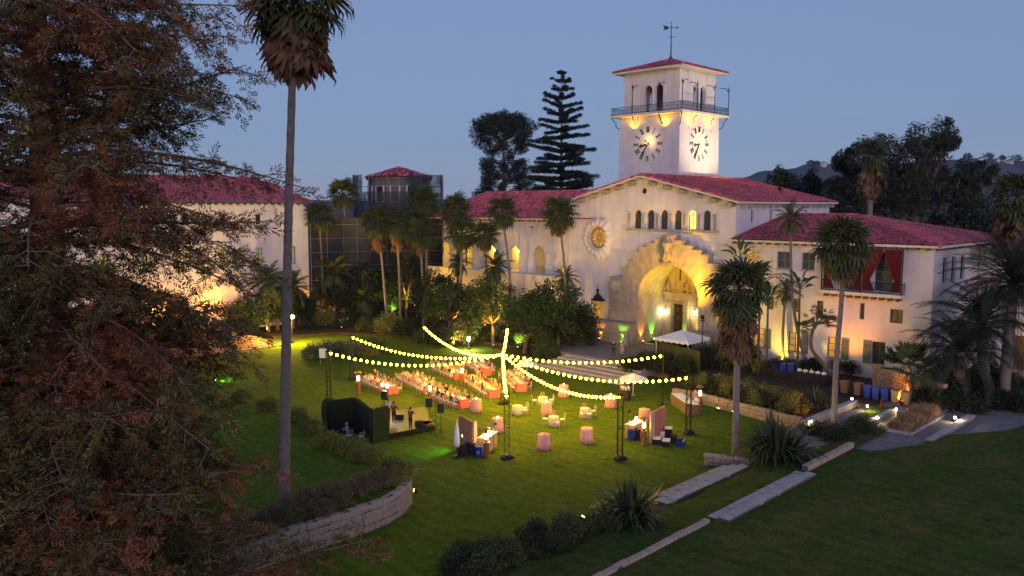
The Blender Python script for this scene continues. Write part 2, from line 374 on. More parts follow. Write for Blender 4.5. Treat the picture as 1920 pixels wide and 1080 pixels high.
# entrance plaza and its broad steps
stp = []
for k in range(6): x0 = 60.2+k*.95; stp.append((x0, .15*(k+1)))
root = thing('entrance_steps', 'broad low stone steps leading from the lawn up to the entrance plaza', 'steps', (60.2, 44.5, 0))
for k, (x0, z) in enumerate(stp):
    y = 0
    y1, y0 = 57.5-k*.12, 45.2+k*.2
    while y < (y1-y0)-.01:
        l = min(random.uniform(1.4, 2.2), (y1-y0)-y); MB().box((x0-60.2, y0+y-44.5+.008, -.1), (x0-60.2+.96, y0+y+l-44.5-.008, z+random.uniform(-.006, .006))).build('step_stone', 'slab', root); y += l
sheet('plaza', [(65.85, 44.0), (76.9, 44.0), (76.9, 66), (72, 66), (67, 60), (65.85, 58)], .9, 'gravel_pave', 1.0)
# stairs and terrace in front of the left wing
root = thing('garden_stairs', 'wide terracotta coloured stairs rising to the left wing terrace', 'stairs', (28, 88, 0))
for k in range(8):
    MB().box((0, k*.62, -.1), (20.4-k*.35, k*.62+.63, .165*(k+1))).build('step_stone', 'terracotta', root)
sheet('terrace', [(22, 93), (45.3, 93), (46.5, 101.9), (22, 101.9)], 1.32, 'terracotta', 1.4)
sheet('rear_bed', [(50, 93.2), (58, 90), (66, 76), (67.5, 66), (76.8, 66.1), (76.9, 101.8), (50, 101.8)], .35, 'earth', .5)
# raised bed with wall in front of the right wing
A = at(1296, 752); B = at(1502, 806)
rubble_wall('planter_wall', 'long low stone wall holding the hedge bed in front of the right wing', [(A.x-.5, A.y+1.5), (A.x, A.y), (B.x, B.y)], .95, .4, .5, .32)
sheet('hedge_bed', [(A.x+.2, A.y+1.3), (A.x+.2, A.y-.1), (B.x+.2, B.y), (66, 24.0), (76.4, 23.7), (76.4, 43.3), (68, 43.5), (62, 41)], .82, 'earth', 1.0)
# paved terrace with low walls, lawn strip and grass planter on the right
z0 = .9
def xline(pa, pb, z): p = at(*pa, z); q = at(*pb, z); y = (p.y+q.y)/2; return p.x, q.x, y
sheet('paved_terrace', [(51.6, 26.2), (50.9, 20.8), (57.4, 17.4), (60, 17.3), (72, 16.9), (76.4, 18), (76.4, 24), (66, 24), (60, 26)], .88, 'gravel_pave', 1.0)
def lowwall(pa, pb, z, w, label):
    x0, x1, y = xline(pa, pb, z); root = thing('low_wall', label, 'wall', (x0, y, 0)); x = 0
    MB().box((0, -w/2+.02, .3), (x1-x0, w/2-.02, z-.1)).build('core', 'mortar', root)
    while x < x1-x0-.05:
        l = min(random.uniform(.8, 1.3), x1-x0-x); MB().box((x+.008, -w/2, z-.11), (x+l-.008, w/2, z+random.uniform(-.008, .008))).build('coping_stone', 'slab', root)
        MB().box((x+.01, -w/2+.008, z-.5), (x+l-.01, w/2-.008, z-.12)).build('wall_stone', 'rubble', root); x += l
    return root
lowwall((1502, 792), (1602, 750), 1.35, .5, 'low coped stone wall beside the hedge bed and the lit ramp')
lowwall((1608, 794), (1683, 768), 1.25, .5, 'low coped stone wall between the lawn strip and the ornamental grass planter')
lowwall((1738, 824), (1826, 778), 1.12, .55, 'low stone edging wall between the paved terrace and the dark upper lawn')
x0, x1, y = xline((1600, 790), (1672, 764), .95); sheet('lawn_strip', [(x0, y-.6), (x1, y-.6), (x1, y+.9), (x0, y+.9)], .93, 'lawn')
GX0, GX1, GY = xline((1672, 806), (1756, 778), 1.0); PL = MB()
for a_, b_ in (((GX0-.2, GY-.95, .8), (GX1+.2, GY-.75, 1.08)), ((GX0-.2, GY+.75, .8), (GX1+.2, GY+.95, 1.08)), ((GX0-.2, GY-.748, .8), (GX0, GY+.748, 1.08)), ((GX1, GY-.748, .8), (GX1+.2, GY+.748, 1.08))): PL.box(a_, b_)
tag(PL.build('planter_kerb', 'slab'), 'pale stone kerb framing the ornamental grass bed', 'kerb')
sheet('far_path', [(60.2, 17.2), (64, 13), (90, 8), (89.5, 23.4), (77, 18.4)], .86, 'gravel_pave')
sheet('brick_path', [(76.6, 18.2), (81, 13), (89.5, 16), (89.5, 22.5), (84, 22)], .875, 'brick')
# hills behind the town
def hill(name, prof, dep, m, depth2=900, seed=1):
    r = random.Random(seed); mb = MB(); n = 90; vs = []; fs = []; rows = 10
    for i in range(n+1):
        t = i/n; px = prof[0][0]+(prof[-1][0]-prof[0][0])*t
        for (a0, h0), (a1, h1) in zip(prof, prof[1:]):
            if a0 <= px <= a1: py = h0+(h1-h0)*(px-a0)/(a1-a0); break
        top = far(px, py, dep).z + 2.5*math.sin(i*.9)+2*math.sin(i*2.3)+r.uniform(-1.5, 1.5)
        for k in range(rows):
            u = k/(rows-1); d = dep - depth2*.55*(1-u) ; p = far(px, 386, d); z = (top+30)*(u**1.2) - 30 + (0 if k == rows-1 else 14*math.sin(i*.5+k*1.7)*u)
            vs.append((p.x, p.y, z))
        p = far(px, 386, dep+500); vs.append((p.x, p.y, -30))
    q = rows+1
    for i in range(n):
        for k in range(q-1): fs.append((i*q+k, (i+1)*q+k, (i+1)*q+k+1, i*q+k+1))
    mb.add(vs, fs); return tag(mb.build(name, m, smooth=True), kind='structure')
mat('chaparral', (.030, .045, .050), .95, .5, .012, 6, .03, col2=(.075, .085, .085))
hill('hills', [(1100, 378), (1300, 356), (1370, 338), (1440, 320), (1520, 308), (1640, 306), (1720, 304), (1800, 298), (1900, 302), (2050, 290), (2400, 310)], 2400, 'chaparral')
hill('hills', [(-500, 372), (0, 372), (500, 378), (900, 376), (1250, 374), (1400, 371)], 3200, 'chaparral', seed=3)
# ---------------------------------------------------------------- courthouse: main hall
def eave_brackets(root, pts, size, m, name='rafter_tail'):
    for p in pts: MB().box((p[0]-size[0]/2, p[1]-size[1]/2, p[2]-size[2]), (p[0]+size[0]/2, p[1]+size[1]/2, p[2])).build(name, m, root)
X0 = 77.0; YA, YB = 43.4, 66.8; YC = 55.3; ZE, ZR = 17.35, 20.25
main = thing('courthouse_hall', 'white stucco courthouse hall with low red gable, rose window and great stepped stone arch', 'building')
wins = [(55.66, 56.64), (53.82, 54.80), (51.98, 52.95), (50.14, 51.10), (48.30, 49.24), (46.46, 47.38)]
holes = [arch_pts(a, b, 14.35, 16.05, 10) for a, b in wins] + [circ_pts(62.1, 13.1, 1.32, 24), circ_pts(55.3, 18.72, .36, 14)]
AC, AR, AZ = 51.1, 4.05, 6.35          # great arch: centre, radius, springing
holes.append(arch_pts(AC-AR-.25, AC+AR+.25, .9, AZ, 20))
holes.append(arch_pts(44.05, 44.55, 9.35, 10.35, 6))
mw = MB(); wall(mw, 'x', X0, [(YA, .6), (YB, .6), (YB, ZE), (YC, ZR), (YA, ZE)], holes, .45)
sw = [(80.2, 80.8), (84.5, 85.1), (88.8, 89.4), (93.1, 93.7)]
wall(mw, 'y', YA, [(X0, .6), (100, .6), (100, ZE), (X0, ZE)], [rect_pts(a, b, 15.2, 16.6) for a, b in sw], .35)
mw.add([(100, YA, .6), (100, YB, .6), (100, YB, ZE), (100, YC, ZR), (100, YA, ZE)], [(0, 1, 2, 3, 4)])
mw.add([(X0, YB, .6), (100, YB, .6), (100, YB, ZE), (X0, YB, ZE)], [(0, 1, 2, 3)])
mw.build('wall', 'stucco', main)
for i, (a, b) in enumerate(wins):
    window(main, 'x', X0, a, b, 14.35, 16.05, arch=1, pane='pane_lit' if i == 4 else 'pane_mid', nx=2, nz=2, label='lit yellow arched window' if i == 4 else None)
for a, b in sw: window(main, 'y', YA, a, b, 15.2, 16.6, nx=1, nz=2)
for k in range(7):
    yy = [57.2, 55.25, 53.38, 51.54, 49.69, 47.84, 45.9][k]; cm = MB(); cm.lathe([(.13, 14.4), (.11, 15.85), (.19, 15.95), (.19, 16.1)], 8, (X0-.12, yy, 0)); cm.build('column', 'stone', main, smooth=False)
MB().box((X0-.3, 45.4, 14.1), (X0+.02, 57.7, 14.33)).build('window_sill', 'stone', main)
window(main, 'x', X0, 44.05, 44.55, 9.35, 10.35, pane='pane_dark', nx=1, nz=1, arch=1)
o = panel('x', X0, circ_pts(55.3, 18.72, .36, 14), .25, .3).build('window', 'pane_dark', main)
# roof
OV = .75; s = (ZR-ZE)/(YC-YA); sB = (ZR-ZE)/(YB-YC); zA = ZE-OV*s+.28; zB = ZE-OV*sB+.28; zt = ZR+.28; xa, xb = X0-.9, 100.9
roof = MB().add([(xa, YA-OV, zA), (xb, YA-OV, zA), (xb, YC, zt), (xa, YC, zt), (xb, YB+OV, zB), (xa, YB+OV, zB),
                 (xa, YA-OV, zA-.2), (xb, YA-OV, zA-.2), (xb, YC, zt-.2), (xa, YC, zt-.2), (xb, YB+OV, zB-.2), (xa, YB+OV, zB-.2)],
                [(0, 1, 2, 3), (3, 2, 4, 5), (6, 9, 8, 7), (9, 11, 10, 8), (0, 3, 9, 6), (3, 5, 11, 9), (1, 7, 8, 2), (2, 8, 10, 4), (0, 6, 7, 1), (5, 4, 10, 11)]).build('roof', ['stucco_cream', 'tile_base'], main)
for i_ in (0, 1): roof.data.polygons[i_].material_index = 1
tiles(roof, (xb, YA-OV-.1, zA), (xa, YA-OV-.1, zA), (xb, YC, zt), (xa, YC, zt))
tiles(roof, (xa, YB+OV+.1, zB), (xb, YB+OV+.1, zB), (xa, YC, zt), (xb, YC, zt))
rc = MB(); cap_line(rc, (xa, YC, zt+.06), (xb, YC, zt+.06), .2); cap_line(rc, (xa+.1, YA-OV, zA+.08), (xa+.1, YC, zt+.08), .14); cap_line(rc, (xa+.1, YB+OV, zB+.08), (xa+.1, YC, zt+.08), .14); rc.build('ridge_cap', 'tile', roof)
for i in range(6):     # corbels under the gable rake
    for sgn, (y0, sl) in enumerate(((YA, s), (YB, sB))):
        t = (i+.25)/6; y = y0+(YC-y0)*t; z = ZE+(ZR-ZE)*t
        MB().obox((X0-.42, y, z-.32), (.42, .38, .2), Euler((math.atan(sl)*(1 if y0 < YC else -1), 0, 0)).to_matrix()).build('corbel', 'stone', main)
eave_brackets(main, [(78+i*1.55, YA-.34, ZE-.16) for i in range(15)], (.42, .66, .38), 'stone')
MB().box((X0+.3, YA-.62, ZE+.0), (100.2, YA-.02, ZE+.06)).build('soffit', 'stucco_cream', main)
# rose window
rz = MB(); N = 12
for i in range(N):
    a = 2*PI*i/N; d = Vector((0, math.cos(a), math.sin(a))); rz.tube([Vector((X0+.3, 62.1, 13.1))+d*.25, Vector((X0+.3, 62.1, 13.1))+d*1.02], .06, 6)
    rz.tube([(X0+.3, 62.1+1.06*math.cos(a+PI/N+t)+.0, 13.1+1.06*math.sin(a+PI/N+t)) for t in np.linspace(-PI/N, PI/N, 5)], .06, 5)
rz.tube([(X0+.3, 62.1+.25*math.cos(t), 13.1+.25*math.sin(t)) for t in np.linspace(0, 2*PI, 13)], .07, 6)
rz.tube([(X0+.24, 62.1+1.25*math.cos(t), 13.1+1.25*math.sin(t)) for t in np.linspace(0, 2*PI, 29)], .11, 6)
rw = rz.build('rose_window', 'stone_dark', main); panel('x', X0, circ_pts(62.1, 13.1, 1.32, 24), .36, .38).build('pane', 'pane_amber' if 'pane_amber' in MATS else emis('pane_amber', (.75, .38, .03), .13), rw)
sur = MB(); nT, nR = 96, 9; vs = []       # sculpted plaster surround: radiating flutes inside a lobed baroque outline
for k in range(nR+1):
    for t in range(nT):
        a = 2*PI*t/nT; ro = 2.45+.28*abs(math.cos(4*a+.3))+.14*math.sin(3*a+1); u = k/nR; rr = 1.42+(ro-1.42)*u
        dep = .40*(1-u**1.8)*(.75+.25*math.cos(16*a))+.10*math.sin(u*PI*2.0)*(1 if u < .95 else 0)+.02
        vs.append((X0-max(.0, dep)+.012, 62.1+rr*math.cos(a), 13.1+rr*math.sin(a)*1.1))
sur.add(vs, [(k*nT+t, k*nT+(t+1) % nT, (k+1)*nT+(t+1) % nT, (k+1)*nT+t) for k in range(nR) for t in range(nT)])
sur.build('rose_surround', 'stucco', main, smooth=True)
# great stepped arch, projecting stone
XS_ = 75.9
steps_out = [(59.35, .6), (59.35, 8.45), (57.42, 8.45), (57.42, 9.7), (56.66, 9.7), (56.66, 10.55), (55.9, 10.55), (55.9, 11.6), (55.1, 11.6), (55.1, 12.2), (54.1, 12.2), (54.1, 12.65), (53.0, 12.65), (53.0, 13.1), (51.9, 13.1), (51.9, 13.6), (50.2, 13.6), (50.2, 13.05), (49.05, 13.05), (49.05, 12.55), (47.9, 12.55), (47.9, 12.1), (46.8, 12.1), (46.8, 11.65), (46.0, 11.65), (46.0, 10.7), (44.65, 10.7), (44.65, .6)]
sa = MB(); hole = arch_pts(AC-AR, AC+AR, .61, AZ, 22)
wall(sa, 'x', XS_, list(reversed(steps_out)), [hole], .05)
n_ = len(steps_out); sa.add([(XS_, u, z) for u, z in steps_out]+[(X0+.02, u, z) for u, z in steps_out], [(i, (i+1) % n_, n_+(i+1) % n_, n_+i) for i in range(n_)])
arch = sa.build('arch_surround', 'stone', main)
for i, (u, z) in enumerate(steps_out):       # coping slab on each tread
    u2, z2 = steps_out[(i+1) % n_]
    if abs(z-z2) < .01 and z > 2: MB().box((XS_-.1, min(u, u2)-.06, z+.003), (X0-.02, max(u, u2)+.06, z+.14)).build('coping', 'slab', arch)
for i in range(17):       # voussoirs, slightly proud
    a0, a1 = PI*i/17+.008, PI*(i+1)/17-.008; r0, r1 = AR+.01, AR+2.0+ (.25 if i % 2 else 0)
    q = [(AC+r*math.cos(a), AZ+r*math.sin(a)) for r, a in ((r0, a0), (r1, a0), (r1, (a0+a1)/2), (r1, a1), (r0, a1), (r0, (a0+a1)/2))]
    panel('x', XS_, q, -.035-.012*(i % 2), .01).build('voussoir', 'stone', arch)
for side in (-1, 1):      # jamb blocks
    for k in range(7):
        z = .75+k*.8; y0 = AC+side*(AR+.01); y1 = y0+side*(2.0+.2*(k % 2)); MB().box((XS_-.03-.01*(k % 2), min(y0, y1), z+.008), (XS_+.01, max(y0, y1), z+.79)).build('jamb_block', 'stone', arch)
# keystone figure, medallions, corbel head, plinth
ks = MB(); ks.box((XS_-.45, AC-.55, 10.3), (XS_-.05, AC+.55, 10.7)); ks.lathe([(.18, 10.7), (.5, 11.0), (.55, 11.6), (.38, 12.0), (.5, 12.5), (.62, 12.9), (.3, 13.3), (.18, 13.7)], 10, (XS_-.25, AC, 0), lambda a, z: .12*math.sin(a*5+z*3)); ks.build('keystone_carving', 'stone_dark', arch)
for cy_ in (58.6, 57.0):
    md = MB(); md.tube([(XS_-.02, cy_+.55*math.cos(t), 5.1+.62*math.sin(t)) for t in np.linspace(0, 2*PI, 19)], .07, 5)
    for k in range(6): a = 2*PI*k/6; md.tube([(XS_-.03, cy_, 5.1), (XS_-.03, cy_+.45*math.cos(a), 5.1+.5*math.sin(a))], .06, 5)
    md.build('medallion', 'stone_dark', arch)
MB().box((XS_-.35, 57.5, 7.0), (XS_+.01, 59.2, 8.2)).lathe([(.1, 6.6), (.55, 7.05), (.75, 7.6), (.4, 8.1)], 9, (XS_-.25, 58.4, 0)).build('corbel_carving', 'stone', arch)
for y0, y1 in ((AC+AR+.02, 60.6), (43.6, AC-AR-.02)):
    MB().box((74.7, y0, .6), (XS_-.05, y1, 3.1)).build('plinth', 'stone', arch)
    MB().box((74.5, y0-.08, 3.1), (XS_-.04, y1+.12, 3.4)).build('plinth_moulding', 'stone_dark', arch)
    MB().box((74.6, y0-.04, 1.9), (74.7-.004, y1+.05, 2.05)).build('plinth_band', 'stone_dark', arch)
# the deep niche behind the arch
XN = 81.2; nv = MB(); ap = arch_pts(AC-AR, AC+AR, .9, AZ, 22); m_ = len(ap)
nv.add([(XS_+.04, u, z) for u, z in ap]+[(XN, u, z) for u, z in ap], [(i, (i+1) % m_, m_+(i+1) % m_, m_+i) for i in range(1, m_)])
nv.build('arch_vault', 'stone', arch)
DY = 53.0      # portal
nb = MB(); wall(nb, 'x', XN, ap, [rect_pts(DY-.75, DY+.75, .92, 5.3), rect_pts(DY-.2, DY+.12, 8.1, 9.5)], .5); nb.build('niche_wall', 'stone', arch)
dr = MB().box((XN+.35, DY-.75, .92), (XN+.45, DY+.75, 5.3)); door = dr.build('door', 'wood_dark', main)
for k in range(4):
    for j in (-1, 1): MB().box((XN+.30, DY+j*.37-.28, 1.2+k*1.0), (XN+.345, DY+j*.37+.28, 2.0+k*1.0)).build('door_panel', 'wood', door)
panel('x', XN, rect_pts(DY-.2, DY+.12, 8.1, 9.5), .3, .35).build('slit_window', 'pane_dark', main)
pt = MB()
for j in (-1, 1):
    pt.box((XN-.4, DY+j*1.15-.32, .92), (XN-.01, DY+j*1.15+.32, 5.7)); pt.box((XN-.5, DY+j*1.15-.42, .92), (XN-.405, DY+j*1.15+.42, 1.7)); pt.box((XN-.5, DY+j*1.15-.4, 5.3), (XN-.405, DY+j*1.15+.4, 5.68))
pt.box((XN-.45, DY-1.6, 5.71), (XN-.01, DY+1.6, 6.4)); pt.box((XN-.7, DY-1.85, 6.41), (XN-.01, DY+1.85, 6.75)); pt.box((XN-.35, DY-.8, 6.76), (XN-.01, DY+.8, 7.0))
portal = pt.build('portal', 'stone', arch)
for j in (-1, 1):
    MB().lathe([(.22, 6.76), (.12, 6.95), (.28, 7.25), (.36, 7.55), (.2, 7.75), (.24, 7.82), (.08, 7.95), (.05, 8.25), (.02, 8.4)], 12, (XN-.35, DY+j*1.3, 0)).build('urn', 'stone_dark', arch, smooth=True)
# iron balcony cage beside the arch
cg = thing('window_cage', 'wrought iron window cage with crested top beside the great arch', 'window cage', (76.4, 61.6, 1.0))
MB().box((-.2, -.75, 0), (.55, .75, .35)).build('base', 'stone', cg); MB().box((.35, -.7, .36), (.5, .7, 4.3)).build('pane', 'pane_dim', cg)
for k in range(9):
    y = -.7+k*.175; MB().tube([(-.15, y, .36), (-.15, y, 4.4)], .02, 5).build('bar', 'iron', cg)
for k in range(3):
    MB().tube([(.2*k-.1, -.7, .36), (.2*k-.1, -.7, 4.4)], .02, 5).build('bar', 'iron', cg)
MB().box((-.25, -.8, 4.41), (.55, .8, 4.6)).lathe([(.7, 4.6), (.45, 5.0), (.2, 5.2), (.12, 5.5), (.22, 5.7), (.05, 5.9), (.02, 6.4)], 10, (.1, 0, 0)).build('canopy', 'iron', cg)

# ---------------------------------------------------------------- clock tower
TX, TY, TW = 88.15, 58.0, 9.4; TZ = 29.1; TE = 34.5
tw = thing('clock_tower', 'square white clock tower with iron balcony, arched belfry and tiled hip roof', 'tower', (TX, TY, 18))
mb = MB(); b_ = .16
lo = [(-b_, -b_), (TW+b_, -b_), (TW+b_, TW+b_), (-b_, TW+b_)]; hi = [(0, 0), (TW, 0), (TW, TW), (0, TW)]
mb.add([(x, y, 0) for x, y in lo]+[(x, y, TZ-18-.3) for x, y in hi], [(i, (i+1) % 4, 4+(i+1) % 4, 4+i) for i in range(4)]); mb.build('shaft', 'stucco', tw)
zb = TZ-18; ze = TE-18; bel = MB()
op = [(4.55, 5.85), (2.85, 4.15)]      # paired belfry arches on each face
for axis, c, sg in (('x', .35, 1), ('y', .35, 1), ('x', TW-.35, -1), ('y', TW-.35, -1)):
    if axis == 'x': hs = [arch_pts(a, b, zb+.05, zb+3.0, 10) for a, b in op]
    else: hs = [arch_pts(TW-b, TW-a, zb+.05, zb+3.0, 10) for a, b in op]
    wall(bel, axis, c, rect_pts(.35, TW-.35, zb, ze), hs, .5, sg)
bel.build('belfry', 'stucco', tw)
MB().box((2.3, 2.3, zb), (2.7, 2.7, ze-.2)).box((6.5, 2.3, zb), (6.9, 2.7, ze-.2)).box((2.3, 6.5, zb), (2.7, 6.9, ze-.2)).box((.9, .9, ze-.6), (TW-.9, TW-.9, ze-.25)).build('belfry_core', 'stucco', tw)
for (x, y) in ((.45, 4.35), (4.35+.7, .45)):
    MB().lathe([(.22, zb), (.17, zb+.2), (.15, zb+2.7), (.24, zb+2.95), (.26, zb+3.05)], 10, (x, y, 0)).build('column', 'stucco', tw)
MB().box((-1.0, -1.0, zb-.3), (TW+1.0, TW+1.0, zb)).build('balcony_slab', 'stucco_cream', tw)
rail = MB(); e = .9
for ax in range(4):
    P = [lambda t: (-e, t), lambda t: (t, -e), lambda t: (TW+e, t), lambda t: (t, TW+e)][ax]
    for z in (.12, .95): rail.tube([(*P(-e), zb+z), (*P(TW+e), zb+z)], .04, 5)
    n = 44
    for i in range(n+1): t = -e+(TW+2*e)*i/n; rail.tube([(*P(t), zb), (*P(t), zb+.95)], .022, 4)
    for i in range(0, n, 2): t = -e+(TW+2*e)*(i+1)/n; rail.tube([(*P(t-.13), zb+.62), (*P(t), zb+.78), (*P(t+.13), zb+.62), (*P(t), zb+.46), (*P(t-.13), zb+.62)], .02, 4)
rl = rail.build('balcony_railing', 'iron', tw)
for ax in range(4):      # tall scrolled iron standards and the brackets under the slab
    for t in (-e, 2.6, 6.8):
        P = [lambda t, o: (-e-o, t), lambda t, o: (t if t > 0 else TW+e, -e-o), lambda t, o: (TW+e+o, TW-t), lambda t, o: (TW-t, TW+e+o)][ax]
        st = MB(); st.tube([(*P(t, 0), zb), (*P(t, 0), zb+3.3)], [.06, .045], 6); st.lathe([(.04, zb+3.3), (.13, zb+3.45), (.05, zb+3.6), (.02, zb+3.9)], 6, (*P(t, 0), 0))
        st.tube([(*P(t, -.02), zb+3.0), (*P(t, -.3), zb+3.55), (*P(t, -.8), zb+3.75), (*P(t, -1.25), zb+3.75)], .045, 5)
        st.build('iron_standard', 'iron', tw)
        if 0 < t:
            st = MB(); st.tube([(*P(t, .0), zb-.31), (*P(t, -.25), zb-.75), (*P(t, -.55), zb-.85), (*P(t, -.45), zb-1.2), (*P(t, -.62), zb-1.5), (*P(t, -.88), zb-1.55), (*P(t, -.9), zb-1.3)], .06, 5); st.build('bracket', 'iron', tw)
for (dx, dy) in ((-1, -1), (-1, 1), (1, -1)):
    cx, cy_ = (0 if dx < 0 else TW), (0 if dy < 0 else TW); P = lambda o: (cx+dx*o, cy_+dy*o)
    st = MB(); st.tube([(*P(.85), zb-.31), (*P(.6), zb-.8), (*P(.4), zb-.9), (*P(.45), zb-1.3), (*P(.25), zb-1.7), (*P(.03), zb-1.75)], .06, 5); st.build('bracket', 'iron', tw)
EO = .75; rt = ze+2.0; tr = MB().add([(-EO, -EO, ze), (TW+EO, -EO, ze), (TW+EO, TW+EO, ze), (-EO, TW+EO, ze), (-EO, -EO, ze+.22), (TW+EO, -EO, ze+.22), (TW+EO, TW+EO, ze+.22), (-EO, TW+EO, ze+.22), (TW/2, TW/2, rt)],
    [(0, 3, 2, 1), (0, 1, 5, 4), (1, 2, 6, 5), (2, 3, 7, 6), (3, 0, 4, 7), (4, 5, 8), (5, 6, 8), (6, 7, 8), (7, 4, 8)]).build('roof', 'stucco_cream', tw)
c4 = [(-EO-.1, -EO-.1), (TW+EO+.1, -EO-.1), (TW+EO+.1, TW+EO+.1), (-EO-.1, TW+EO+.1)]; rc = MB()
for i in range(4):
    a, b = c4[i], c4[(i+1) % 4]; tiles(tr, (*a, ze+.22), (*b, ze+.22), (TW/2, TW/2, rt+.03), (TW/2, TW/2, rt+.03)); cap_line(rc, (*a, ze+.3), (TW/2, TW/2, rt+.1), .14)
rc.build('ridge_cap', 'tile', tr)
MB().lathe([(.5, rt-.2), (.25, rt+.2), (.08, rt+.5)], 8, (TW/2, TW/2, 0)).tube([(TW/2, TW/2, rt), (TW/2, TW/2, rt+5)], [.09, .035], 6).build('finial', 'iron', tw)
vm = MB(); k = rt+4.2; q = TW/2; vm.tube([(q+.6, q-.6, k), (q-.6, q+.6, k)], .04, 5)
vm.add([(q-.3, q+.3, k-.2), (q-.8, q+.8, k-.3), (q-.65, q+.65, k), (q-.8, q+.8, k+.3), (q-.3, q+.3, k+.2), (q-.27, q+.33, k-.2), (q-.77, q+.83, k-.3), (q-.62, q+.68, k), (q-.77, q+.83, k+.3), (q-.27, q+.33, k+.2)], [(0, 1, 2, 3, 4), (9, 8, 7, 6, 5), (0, 5, 6, 1), (1, 6, 7, 2), (2, 7, 8, 3), (3, 8, 9, 4)])
vm.lathe([(.01, -.2), (.11, 0), (.01, .2)], 6, (q+.58, q-.58, k)); vm.tube([(q-.4, q-.4, k-1.2), (q+.4, q+.4, k-1.2)], .03, 4); vm.tube([(q-.4, q+.4, k-1.2), (q+.4, q-.4, k-1.2)], .03, 4); vm.build('weather_vane', 'iron', tw)
# clocks: roman numerals of raised strokes and two hands
mat('clock_ink', (.035, .03, .028), .6, .1, 5)
ROM = ['XII', 'I', 'II', 'III', 'IV', 'V', 'VI', 'VII', 'VIII', 'IX', 'X', 'XI']
def clock(axis):
    cu, cz = (4.83, 7.1) if axis == 'x' else (4.55, 7.1); off = -.155*(1-cz/11.1)
    def P(u, z, d=0):  # u to the viewer's right, z up
        return (off-d, cu-u, cz+z) if axis == 'x' else (cu+u, off-d, cz+z)
    face = None
    for h in range(12):
        a = PI/2-h*PI/6; rad = Vector((math.cos(a), math.sin(a))); tan = Vector((math.sin(a), -math.cos(a))); s_ = ROM[h]
        wd = {'I': .125, 'V': .25, 'X': .25}; tot = sum(wd[c] for c in s_); x = -tot/2; g = MB()
        def stroke(p, q, w):
            d = (q-p).normalized()*0; n = (q-p).normalized(); pr = Vector((-n.y, n.x))*w/2
            vs = [p+pr, q+pr, q-pr, p-pr]; g.add([P(v.x, v.y, .004) for v in vs]+[P(v.x, v.y, .05) for v in vs], [(0, 1, 2, 3), (7, 6, 5, 4), (0, 4, 5, 1), (1, 5, 6, 2), (2, 6, 7, 3), (3, 7, 4, 0)])
        for c in s_:
            w = wd[c]; L = lambda uu, vv: tan*(x+uu) + rad*(1.55+vv*.65)
            if c == 'I': stroke(L(w/2, 0), L(w/2, 1), .065)
            if c == 'V': stroke(L(w/2, 0), L(.03, 1), .065); stroke(L(w/2, 0), L(w-.03, 1), .035)
            if c == 'X': stroke(L(w-.03, 0), L(.03, 1), .065); stroke(L(.03, 0), L(w-.03, 1), .035)
            x += w
        stroke(tan*(-tot/2-.02)+rad*1.55, tan*(tot/2+.02)+rad*1.55, .04); stroke(tan*(-tot/2-.02)+rad*2.2, tan*(tot/2+.02)+rad*2.2, .04)
        g.build('clock_numeral', 'clock_ink', tw)
    for ang, ln, w in ((PI/2-R(258), 1.45, .26), (PI/2-R(212), 1.95, .2)):
        d = Vector((math.cos(ang), math.sin(ang))); n = Vector((-d.y, d.x)); q = [-d*.3+n*w*.4, -d*.3-n*w*.4, d*ln*.55-n*w*.35, d*ln*.62-n*w*.9, d*ln, d*ln*.62+n*w*.9, d*ln*.55+n*w*.35]
        g = MB(); k = len(q); g.add([P(v.x, v.y, .09) for v in q]+[P(v.x, v.y, .12) for v in q], [tuple(range(k)), tuple(range(2*k-1, k-1, -1))]+[(i, (i+1) % k, k+(i+1) % k, k+i) for i in range(k)]); g.build('clock_hand', 'clock_ink', tw)
    g = MB(); g.tube([P(0, 0, .1), P(0, 0, .2)], .16, 10); g.build('clock_hub', 'gold', tw)
    g = MB(); g.tube([P(.15, 0, .0), P(.25, .2, .5), P(.3, .35, .95)], .03, 5); g.tube([P(.3, .35, .95), P(.3, .35, .8)], [.16, .1], 8); lamp = g.build('clock_lamp', 'gold', tw)
    return P
clockP = {a: clock(a) for a in 'xy'}

# ---------------------------------------------------------------- arcade wing (loggia)
XL, LYA, LYB = 77.6, 66.85, 95.0; LE = 15.1
lg = thing('arcade_wing', 'white wing with an upstairs open arcade, pale parapet and red hipped roof', 'building')
ac = [72.5, 77.25, 82.0, 86.8, 91.6]; hs = [arch_pts(c-1.05, c+1.05, 8.02, 10.55, 12) for c in ac]
hs += [rect_pts(c-.35, c+.35, 14.0, 14.3) for c in (74.0, 78.6, 83.2, 88)]
w = MB(); wall(w, 'x', XL, rect_pts(LYA, LYB, 8.0, LE), hs, .6); w.add([(XL, LYB, .3), (90, LYB, .3), (90, LYB, LE), (XL, LYB, LE)], [(0, 1, 2, 3)]); w.build('wall', 'stucco', lg)
MB().box((XL+.01, LYA, .3), (XL+.5, LYB, 7.7)).build('lower_wall', 'stucco_cream', lg)
MB().box((XL+3.6, LYA, 7.7), (XL+3.9, LYB, LE)).box((XL+.01, LYA, 7.705), (XL+3.6, LYB, 7.9)).box((XL+.5, LYA, 12.6), (XL+3.6, LYB, 12.8)).build('gallery', 'stucco_cream', lg)
for c in ac[1:]: MB().box((XL+3.52, c-.7, 7.9), (XL+3.59, c+.7, 10.4)).build('gallery_door', 'wood_dark', lg)
MB().box((XL-1.1, LYA, .3), (XL-.7, LYB-.4, 7.75)).build('parapet', 'stucco_cream', lg); MB().box((XL-1.2, LYA, 7.75), (XL-.02, LYB-.4, 7.98)).build('parapet_coping', 'stucco', lg)
